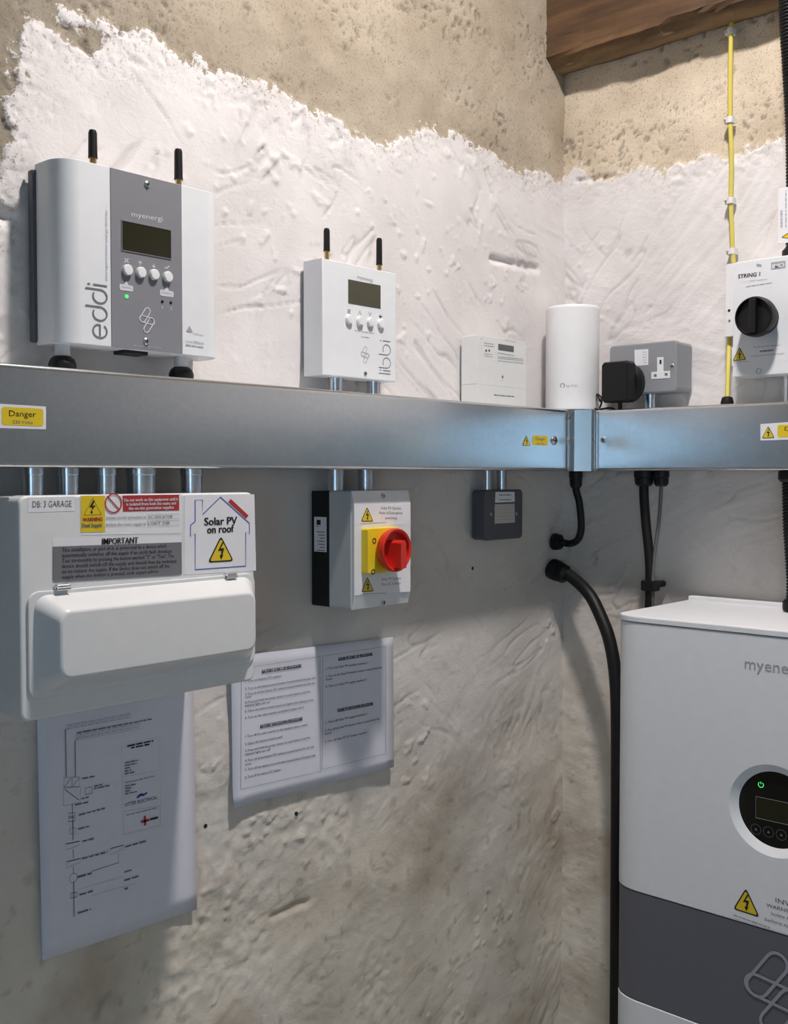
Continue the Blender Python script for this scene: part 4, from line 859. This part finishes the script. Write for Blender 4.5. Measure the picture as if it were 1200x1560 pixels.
# side label on the black back box: faces the left side of the box
b = MB(); zA = L(478, 792, 0.03)[1]-IZ0; zB = L(478, 838, 0.03)[1]-IZ0
b.box(-hw-0.0004, -hw+0.0004, -BKD+0.005, -0.007, zB-0.004, zA+0.003, STICK); lb = b.build('side_label', bk)
b = MB()
def side(y0_, y1_, z0_, z1_, m): b.add([(-hw-0.0006, y0_, z0_), (-hw-0.0006, y1_, z0_), (-hw-0.0006, y1_, z1_), (-hw-0.0006, y0_, z1_)], [(3, 2, 1, 0)], m)
side(-BKD+0.016, -0.012, zA-0.008, zA-0.001, INK); side(-BKD+0.020, -0.010, zA-0.0105, zA-0.0095, INKG)
for k in range(7): side(-BKD+0.008, -0.012-0.003*(k % 3), zA-0.018-k*0.0042, zA-0.0168-k*0.0042, INKG)
b.build('side_label_print', lb, flat=True)

# ------------------------------------------------------------------ small dark grey box
GD = 0.027; X0 = L(720, 785, 0.002)[0]; X1 = L(796, 785, GD)[0]; GZ0, GZ1 = 1.3345, 1.4165; cx = (X0+X1)/2; hw = (X1-X0)/2; h = GZ1-GZ0
t, og = lthing('junction_box', 'small dark grey metal box with two pale stickers under the trunking', 'junction box', cx, GZ0)
b = MB(); b.prism(rrect(-hw, hw, 0.0005, h-0.0005, 0.007), 0.001, GD-0.008, DGREY, 0.001, 1); b.build('back_box', t)
b = MB(); b.prism(rrect(-hw-0.0003, hw+0.0003, 0, h, 0.008), GD-0.0076, GD, DGREY, 0.0022, 3); b.build('front_plate', t)
zg = zm(700, 730, 5.4545)
st = sticker(t, [(296, 106), (455, 106), (457, 188), (293, 196)], zg, 'L', GD, og, 'name_sticker'); s = Print('L', GD, og, zg); s.lift = 0.0005
for y in (132, 172): s.bars((328, y), (428, y-2), 0.0024, INKG)
s.build('name_print', st)
st = sticker(t, [(290, 210), (455, 203), (458, 360), (290, 370)], zg, 'L', GD, og, 'test_sticker', mat('aged_sticker', (0.52, 0.49, 0.45), 0.5)); s = Print('L', GD, og, zg); s.lift = 0.0005
s.line([(292, 232), (455, 226)], 0.0006, INKL)
for k in range(4): s.bars((300, 255+k*28), (444, 250+k*28), 0.0012, INKL)
s.line([(372, 212), (374, 360)], 0.0004, INKL); s.build('test_print', st)
for zx, zy in ((262, 292), (474, 287)):
    x, z = s.P(zx, zy); screw(t, x, z, GD, 0.0026)

# ------------------------------------------------------------------ papers on the wall
def sheet(name, label, corners, d=0.0035, curl=()):
    """corners px TL, TR, BR, BL"""
    c = [Vector(L(*p)) for p in corners]; org = (c[3].x, c[3].y); n = 14; vs = []; fs = []
    t = thing(name, label, 'paper', (org[0], 0, org[1]))
    for j in range(n+1):
        for i in range(n+1):
            u = i/n; v = j/n; p = (c[3]*(1-u)+c[2]*u)*(1-v)+(c[0]*(1-u)+c[1]*u)*v
            dd = d+0.0002*math.sin(u*7+v*3)+sum(a*max(0, 1-math.hypot((u-cu)*1.3, (v-cv))/r)**2 for cu, cv, r, a in curl)
            vs.append((p.x-org[0], -dd, p.y-org[1]))
    for j in range(n):
        for i in range(n): a = j*(n+1)+i; fs.append((a, a+1, a+n+2, a+n+1))
    b = MB(); b.add(vs, fs, PAPER); o = b.build('paper_sheet', t, flat=True); md = o.modifiers.new('thickness', 'SOLIDIFY'); md.thickness = 0.0003; md.offset = -1
    o.data.polygons.foreach_set('use_smooth', [True]*len(o.data.polygons)); return t, org
PDp = 0.0040
t, og = sheet('wiring_diagram', 'printed wiring diagram sheet taped below the consumer unit', [(53, 1052), (291, 1010), (297, 1384), (62, 1462)])
p1 = zm(30, 1050, 3.627); p2 = zm(90, 1080, 6.667); p3 = zm(90, 1250, 6.667)
s = Print('L', PDp, og, p2); B1 = INKG; lw = 0.0007
s.line([(62, 205), (72, 690)], lw*1.5, B1); s.line([(160, 318), (165, 690)], lw*1.5, B1)
for x0_, y0_, x1_, y1_ in ((75, 190, 740, 65), (175, 285, 830, 160)):
    for k in range(9):
        u = k/9; v = (k+0.75)/9; xa_, ya_ = x0_+(x1_-x0_)*u, y0_+(y1_-y0_)*u; xb_, yb_ = x0_+(x1_-x0_)*v, y0_+(y1_-y0_)*v
        s.line([(xa_, ya_-22), (xb_, yb_-22), (xb_, yb_+16), (xa_, ya_+16)], lw*0.8, INKL, closed=True); s.line([(xa_, ya_+16), (xb_, yb_-22)], lw*0.6, INKL)
s.bars((180, 245), (940, 102), 0.0024, B1); s.line([(165, 318), (830, 200)], lw*.5, INKL)
s.line([(45, 700), (205, 690), (205, 785), (45, 797)], lw, INKL, closed=True); s.line([(130, 700), (130, 790)], lw, INKL); s.line([(55, 790), (120, 705)], lw, INKL); s.line([(140, 785), (200, 700)], lw, INKL)
s.bars((232, 708), (358, 684), 0.0024, B1)
s.line([(40, 805), (215, 793), (212, 950), (40, 985)], lw*.8, INKL, closed=True); s.line([(55, 815), (200, 925)], lw*1.3, B1)
s.line([(262, 805), (330, 790), (335, 855), (265, 872)], lw, B1, closed=True); s.bars((355, 785), (450, 765), 0.0022, B1); s.bars((355, 808), (510, 778), 0.0022, B1); s.bars((225, 912), (300, 895), 0.0022, B1); s.bars((160, 975), (295, 945), 0.0024, B1)
s.line([(132, 965), (140, 1333)], lw, B1)
for y in (1060, 1110): s.line([(95, y), (160, y-8), (160, y+28), (95, y+36)], lw, B1, closed=True)
s.bars((200, 1078), (465, 1008), 0.0026, B1); s.line([(105, 1215), (165, 1205), (165, 1262), (105, 1272)], lw, INKL, closed=True); s.bars((192, 1220), (305, 1192), 0.0026, B1)
s.line([(635, 345), (1020, 290), (1030, 1190), (650, 1285)], lw*.3, INKL, closed=True)
s.bars((690, 378), (955, 322), 0.0030, INK); s.bars((730, 396), (915, 358), 0.0030, INK)
for k, e_ in enumerate((800, 785, 735, 730, 765)): s.bars((665, 548+k*28), (e_, 548+k*28-(e_-665)*.2), 0.0024, B1)
s.line([(640, 690), (1020, 620)], lw*.3, INKL); s.bars((675, 750), (975, 680), 0.0020, INKL)
for k, e_ in enumerate((785, 735, 720, 800)): s.bars((670, 785+k*26), (e_, 785+k*26-(e_-670)*.2), 0.0022, B1)
s.line([(790, 905), (812, 880), (835, 866), (858, 874), (893, 850)], 0.0022, BLUE); s.line([(805, 895), (828, 872), (850, 880)], 0.0020, BLUE)
s.text('OTTER ELECTRICAL', (668, 975), (998, 895), 0.0042, INK)
s.line([(655, 1040), (1022, 985), (1026, 1180), (660, 1275)], lw*.6, INKL, closed=True); s.bars((680, 1080), (990, 1005), 0.0022, INKL)
s.poly([(860, 1090), (880, 1085), (883, 1180), (863, 1185)], REDS); s.poly([(830, 1135), (915, 1115), (915, 1138), (830, 1160)], REDS); s.poly([(920, 1112), (1002, 1090), (1002, 1112), (920, 1132)], INK, 0.0006)
s.zf = p3
s.line([(140, 0), (140, 200)], lw, B1); s.line([(140, 290), (145, 385)], lw, B1); s.line([(143, 470), (146, 545)], lw, B1); s.line([(147, 620), (152, 980)], lw*1.4, B1)
for x0_, y0_, x1_, dy in ((65, 240, 205, -30), (75, 420, 215, -34), (520, 285, 655, -36)):
    s.line([(x0_, y0_), (x1_, y0_+dy), (x1_, y0_+dy+38), (x0_, y0_+62)], lw*.9, INKL, closed=True); s.line([(x0_, y0_), (x1_, y0_+dy)], lw*1.4, B1)
s.bars((235, 212), (372, 178), 0.0028, B1); s.bars((230, 388), (490, 318), 0.0030, B1); s.bars((670, 268), (882, 208), 0.0030, B1)
s.stroke(circ(*s.P(145, 582), 0.0052, 16), lw, INKL, closed=True); s.bars((185, 575), (330, 535), 0.0034, B1)
s.line([(330, 515), (605, 428), (600, 330)], lw, B1)
s.line([(190, 700), (660, 565)], lw*.5, INKL); s.line([(330, 765), (780, 635)], lw*.5, INKL)
s.bars((660, 525), (755, 495), 0.0030, B1); s.bars((660, 608), (805, 566), 0.0032, B1); s.bars((662, 695), (712, 682), 0.0032, B1)
s.line([(115, 740), (180, 728), (180, 775), (115, 790)], lw*1.2, B1, closed=True); s.bars((205, 755), (342, 715), 0.0032, B1); s.bars((190, 940), (320, 900), 0.0032, B1)
s.build('diagram_print', t)
t, og = sheet('instruction_sheet', 'landscape sheet of battery start up and shutdown procedures below the red-handled isolator', [(349, 1000), (596, 970), (597, 1168), (352, 1229)], curl=((0, 0, 0.14, 0.004),))
q4 = zm(330, 950, 4.0); s = Print('L', PDp, og, q4)
s.line([(150, 275), (628, 200), (632, 900), (146, 1010)], 0.0006, INKG, closed=True); s.line([(646, 198), (1028, 138), (1030, 792), (642, 888)], 0.0006, INKG, closed=True)
def tl_(x, a_, c_, cap=0.0034, m=INK, bold=False): s.text(x, a_, c_, cap, m, bold)
tl_('BATTERY START UP PROCEDURE', (275, 291), (515, 255), 0.0042, INK, True); s.line([(275, 301), (515, 265)], 0.0005, INK)
rows = [('1. Turn on battery DC isolator', 172, 352, 396, 316), ('2. Turn on the battery circuit breaker located behind the grey side', 172, 398, 600, 328), ('3. Turn on all the battery DC isolators located behind the left side', 172, 430, 596, 360), ('cover', 172, 448, 212, 442), ('4. Press and hold the power button on each battery until the', 172, 480, 568, 412), ('indicator lights turn on', 172, 500, 322, 476), ('5. Close the battery switch panel and tighten the locking screws', 172, 534, 588, 462), ('6. Turn on the solar inverter at labelled isolator unit 2', 172, 574, 530, 508),
        ('1. Turn off the solar inverter at the labelled isolator switch', 172, 688, 552, 614), ('2. Open the battery switch panel', 172, 734, 398, 688), ('3. Press and hold the power button on each battery until the', 172, 775, 568, 692), ('indicator lights turn off', 172, 797, 325, 766), ('4. Turn off all the battery DC isolators located behind the left side', 172, 836, 592, 748), ('cover', 172, 858, 212, 850), ('5. Turn off the battery circuit breaker located behind the grey side', 172, 890, 600, 800), ('6. Turn off the battery DC isolator', 172, 936, 392, 888)]
for x, a0, b0, a1, b1 in rows: tl_(x, (a0, b0), (a1, b1))
tl_('BATTERY SHUTDOWN PROCEDURE', (265, 626), (522, 577), 0.0042, INK, True); s.line([(265, 637), (522, 588)], 0.0005, INK)
tl_('SOLAR PV START UP PROCEDURE', (740, 216), (948, 184), 0.0042, INK, True); tl_('SOLAR PV SHUTDOWN PROCEDURE', (735, 528), (952, 486), 0.0042, INK, True); s.line([(735, 539), (952, 497)], 0.0005, INK); s.line([(740, 226), (948, 194)], 0.0005, INK)
for x, a0, b0, a1, b1 in [('1. Turn on Solar PV isolator marked 1', 664, 274, 920, 238), ('2. Turn on the Solar PV inverter isolator located below the', 664, 322, 1005, 266), ('inverter', 664, 340, 706, 334), ('3. Turn on Solar PV supply marked 3', 664, 384, 912, 340), ('1. Turn off Solar PV supply marked 3', 664, 604, 914, 548), ('2. Turn off the Solar PV inverter isolator located below the', 660, 652, 990, 578), ('inverter', 660, 672, 700, 664), ('3. Turn off Solar PV DC isolator marked 1', 660, 720, 920, 660)]: tl_(x, (a0, b0), (a1, b1))
s.build('instruction_print', t)

# ------------------------------------------------------------------ black cables and glands under the trunking
def cable(name, label, path, r, glands, m=RUBBER, group=None):
    o0 = Vector(path[0]); t = thing(name, label, 'cable', o0)
    b = MB(); b.tube([Vector(p)-o0 for p in path], r, m, n=16, smooth=10); b.build('sheath', t, ang=80)
    for pos, ax, gr, gl in glands:
        g = MB(); g.lathe([(gr, 0), (gr*1.04, gl*0.05), (gr*1.04, gl*0.42), (gr*0.94, gl*0.46), (gr*0.98, gl*0.55), (gr*0.92, gl*0.85), (gr*0.66, gl)], Vector(pos)-o0, BLACK, axis=ax, n=14); g.build('gland', t)
    return t
g0 = Vector((-0.0755, -0.085, TB)); g0 = RW(877, 716, 0.070); g0.z = TB
w0 = LW(858, 826, 0.022); w0 = Vector((w0.x, -0.001, w0.z))
cable('looped_cable', 'short black cable looping from the trunking corner into the wall', [g0, g0+Vector((0, 0, -0.03)), RW(882, 765, 0.066), RW(885, 795, 0.062), RW(884, 812, 0.06), RW(879, 823, 0.056), Vector((w0.x+0.004, -0.034, w0.z-0.002)), Vector((w0.x, -0.012, w0.z))], 0.0062, [(g0, (0, 0, -1), 0.0112, 0.030), (w0, (0.12, -1, 0), 0.0145, 0.017)])
w1 = LW(858, 867, 0.026); w1 = Vector((w1.x, -0.001, w1.z))
bp_ = [Vector((w1.x, -0.012, w1.z)), Vector((w1.x-0.004, -0.045, w1.z-0.012)), RW(897, 905, 0.060), RW(914, 937, 0.068), RW(928, 975, 0.074), RW(936, 1020, 0.078), RW(939.5, 1080, 0.080), RW(940, 1200, 0.080), RW(939, 1400, 0.080), RW(938, 1560, 0.080)]
bp_.append(Vector((bp_[-1].x, bp_[-1].y, 0.02)))
cable('armoured_cable', 'thick black armoured cable sweeping out of the wall and down beside the inverter', bp_, 0.0108, [(w1, (-0.05, -1, -0.30), 0.0180, 0.036)])
g2 = RW(981, 716, 0.06); g2.z = TB; g3 = RW(1007, 716, 0.055); g3.z = TB
IZT = 1.2355
cable('supply_cable', 'thick black cable hanging from the trunking behind the wall inverter', [g2, g2+Vector((0, 0, -0.04)), RW(984, 800, 0.055), RW(989, 850, 0.050), RW(990, 892, 0.045), RW(989, 925, 0.045), RW(989, 960, 0.045)], 0.0078, [(g2, (0, 0, -1), 0.0160, 0.026)])
cable('data_cable', 'thin grey cable beside the thick black cable above the inverter', [g3, g3+Vector((0, 0, -0.03)), RW(1004, 790, 0.052), RW(998, 835, 0.050), RW(994.5, 870, 0.049), RW(994, 892, 0.0485), RW(994, 925, 0.046)], 0.0030, [(g3, (0, 0, -1), 0.0125, 0.026)], GREYC)
p = RW(990, 892, 0.045); t = thing('cable_cleat', 'black cleat fixing the thick black cable above the inverter', 'clip', (0, p.y, p.z), 'R')
b = MB(); b.box(-0.0125, 0.0135, -0.0555, -0.0345, -0.009, 0.009, BLACK, 0.003); b.build('saddle', t); b = MB(); b.lathe([(0.006, 0.001), (0.006, 0.036)], (0, 0, 0), BLACK, axis=(0, -1, 0), n=12); b.build('stem', t)

# ------------------------------------------------------------------ wall inverter
VD = 0.250; VU0 = 0.2505; VU1 = VU0+0.49; VZ0, VZ1 = 0.585, 1.2350; cu = (VU0+VU1)/2; hw = 0.245
t, og = rthing('wall_inverter', 'large white wall inverter with grey band and round black display', 'inverter', cu, VZ0)
h = VZ1-VZ0; zv = zm(920, 1100, 3.393); zv2 = zm(1090, 1140, 5.2); zv3 = zm(820, 700, 3.158)
sv = Print('R', VD, og, zv); b1 = R(985, 1364, VD)[1]-VZ0; b0_ = R(985, 1530, VD)[1]-VZ0
def vprof():
    pts = [(-hw, -0.004)]
    for k in range(9): a_ = k/8*PI/2; pts.append((-hw+0.046*(1-math.cos(a_))**1.0*1.0, -(VD-0.027+0.027*math.sin(a_))))
    for k in range(9): a_ = (8-k)/8*PI/2; pts.append((hw-0.046*(1-math.cos(a_)), -(VD-0.027+0.027*math.sin(a_))))
    return pts+[(hw, -0.004)]
vp = vprof()
b = MB(); b.prism([(x*1.0035, y-0.0012 if y < -0.01 else y) for x, y in vp], h-0.0085, h, WHITE, 0.0022, 2, axis='Z'); b.box(-hw+0.002, hw-0.002, -0.016, -0.001, h-0.002, h+0.007, WHITE, 0.001, 1); b.build('top_lid', t, ang=20)
b = MB(); b.prism([(x*0.9985, y+0.0008 if y < -0.01 else y) for x, y in vp], b0_, b1, IGREY, 0.0008, 1, axis='Z', back=True); b.build('grey_band', t, ang=20)
b = MB(); b.prism(vp, 0, b0_-0.0012, WHITE, 0.0012, 1, axis='Z', back=True); b.build('lower_case', t, ang=20)
b = MB(); b.box(-hw+0.01, hw-0.01, -VD+0.03, -0.004, h-0.012, h-0.006, DGREY); b.build('seam', t)
dz1 = sv.P(840, 250)[1]; dz0 = sv.P(940, 682)[1]; dx = Print('R', VD, og, zv2).P(166, 420)[0]; dcx = 0.0; DR = dcx-dx; dcz = (dz0+dz1)/2+0.000; DRz = (dz1-dz0)/2
b = MB(); n_ = 56
def el(k, d): return [(dcx+DR*k*math.cos(2*PI*i/n_), -d, dcz+DR*k*math.sin(2*PI*i/n_)) for i in range(n_)]
DIP = 0.0085
rim = el(1.22, VD)
b = MB(); b.prism(vp, b1+0.0012, h-0.010, WHITE, 0.0012, 1, axis='Z', back=True)
for k, f in enumerate(b.f):      # open the flat front for the dished display surround
    P4 = [b.v[i_] for i_ in f]
    if len(f) == 4 and all(abs(p_[1]+VD) < 1e-4 for p_ in P4) and max(p_[0] for p_ in P4)-min(p_[0] for p_ in P4) > 0.3 and max(p_[2] for p_ in P4)-min(p_[2] for p_ in P4) > 0.2:
        ci = {(p_[0] > 0, p_[2] > dcz): i_ for p_, i_ in zip(P4, f)}; del b.f[k]; del b.m[k]; break
o_ = len(b.v); b.v += rim; q_ = n_//4
for Q, key in enumerate(((True, True), (False, True), (False, False), (True, False))):
    for i_ in range(q_): b.f.append((ci[key], o_+(Q*q_+i_) % n_, o_+(Q*q_+i_+1) % n_)); b.m.append(0)
    nxt = ((True, True), (False, True), (False, False), (True, False))[(Q+1) % 4]; b.f.append((ci[key], o_+((Q+1)*q_) % n_, ci[nxt])); b.m.append(0)
b.build('upper_case', t, ang=20)
b = MB(); rings = [el(1.22, VD), el(1.20, VD-0.0006), el(1.04, VD-DIP+0.0022), el(1.01, VD-DIP+0.0010), el(0.99, VD-DIP)]
b.loft(rings, WHITE, cap=False); b.build('display_surround', t, ang=60)
b = MB(); b.loft([el(1.02, VD-DIP-0.002), el(1.02, VD-DIP+0.0008), el(0.5, VD-DIP+0.0010)], GLOSSB); dsp = b.build('display_window', t, ang=60)
DV = VD-DIP+0.0011
s = Print('R', DV, og, zv2); s.lift = 0.0002
q = [s.P(*c) for c in ((318, 380), (320, 550))]; xa = q[0][0]; s.flat([(xa, q[1][1]), (-xa, q[1][1]), (-xa, q[0][1]), (xa, q[0][1])], LCDB); s.lift = 0.0003
s.stroke([(xa, q[0][1]), (xa, q[1][1]), (-xa, q[1][1]), (-xa, q[0][1])], 0.0006, INKL, closed=True)
for k in range(5):
    c_ = (s.P(318, 640)[0]+k*0.0175, s.P(318, 640)[1]-0.0)
    s.stroke(circ(c_[0], c_[1], 0.0070, 22), 0.0004, NOTE, closed=True); s.flat([(c_[0]-.002, c_[1]-.0015), (c_[0]+.002, c_[1]-.0015), (c_[0], c_[1]+.002)], NOTE)
s.build('display_print', dsp)
s = Print('R', DV, og, zv2); c_ = s.P(358, 288); s.lift = 0.0003
s.stroke([(c_[0]+.0036*math.cos(a_), c_[1]+.0036*math.sin(a_)) for a_ in np.linspace(2.2, 7.2, 20)], 0.0008, GLED); s.stroke([(c_[0], c_[1]+.0008), (c_[0], c_[1]+.0040)], 0.0008, GLED); s.build('power_led', dsp)
s = Print('R', VD, og, zv3); s.lift = 0.0004; a_ = (992, 985); 
A_ = s.P(992, 985); s.d = VD
vs, fs, wd = text_polys('myenergi', False); x0_ = A_[0]; ww = -2*x0_; b = MB(); b.add([(x0_+x/wd*ww, -VD-0.0004, A_[1]-0.006+y*0.0165/0.73) for x, y in vs], fs, INKL); b.build('maker_lettering', t, flat=True)
s = Print('R', VD, og, zv2); P0 = s.P(120, 1100); x0_ = s.P(110, 1200)[0]; zt_ = s.P(240, 1078)[1]; zb2 = s.P(100, 1325)[1]
zbb = b1+0.004
s.flat([(x0_, zbb), (0.115, zbb), (0.115, zt_), (x0_, zt_)], STICK, 0.0002); st = s.build('warning_sticker', t)
s = Print('R', VD, og, zv2); s.lift = 0.0005; s.tri((240, 1105), (138, 1272), (350, 1340))
bx_ = s.P(474, 1200)[0]
for tx, (zx, zy), ln_, cap, bd in (('INVERTER', (474, 1200), 0.056, 0.0064, True), ('WARNING - Dual Supply', (400, 1238), 0.090, 0.0048, True), ('Isolate AC and DC supplies', (440, 1305), 0.080, 0.0048, False), ('before carrying out work', (390, 1350), 0.092, 0.0048, False)):
    q = s.P(zx, zy); vs, fs, wd = text_polys(tx, bd); s.add([(q[0]+x/wd*ln_, -VD-0.0005, q[1]+(y-.36)*cap/0.73) for x, y in vs], fs, INKG)
s.bars((140, 1318), (430, 1420), 0.0022, INKL); s.build('warning_print', st)
s = Print('R', VD, og, zv); s.lift = 0.0004; c_ = s.P(940, 1415); logo(s, (0.004, c_[1]-0.002), 0.115, 0.0042, mat('pale_grey_print', (0.30, 0.30, 0.345), 0.5)); s.build('logo_print', t)
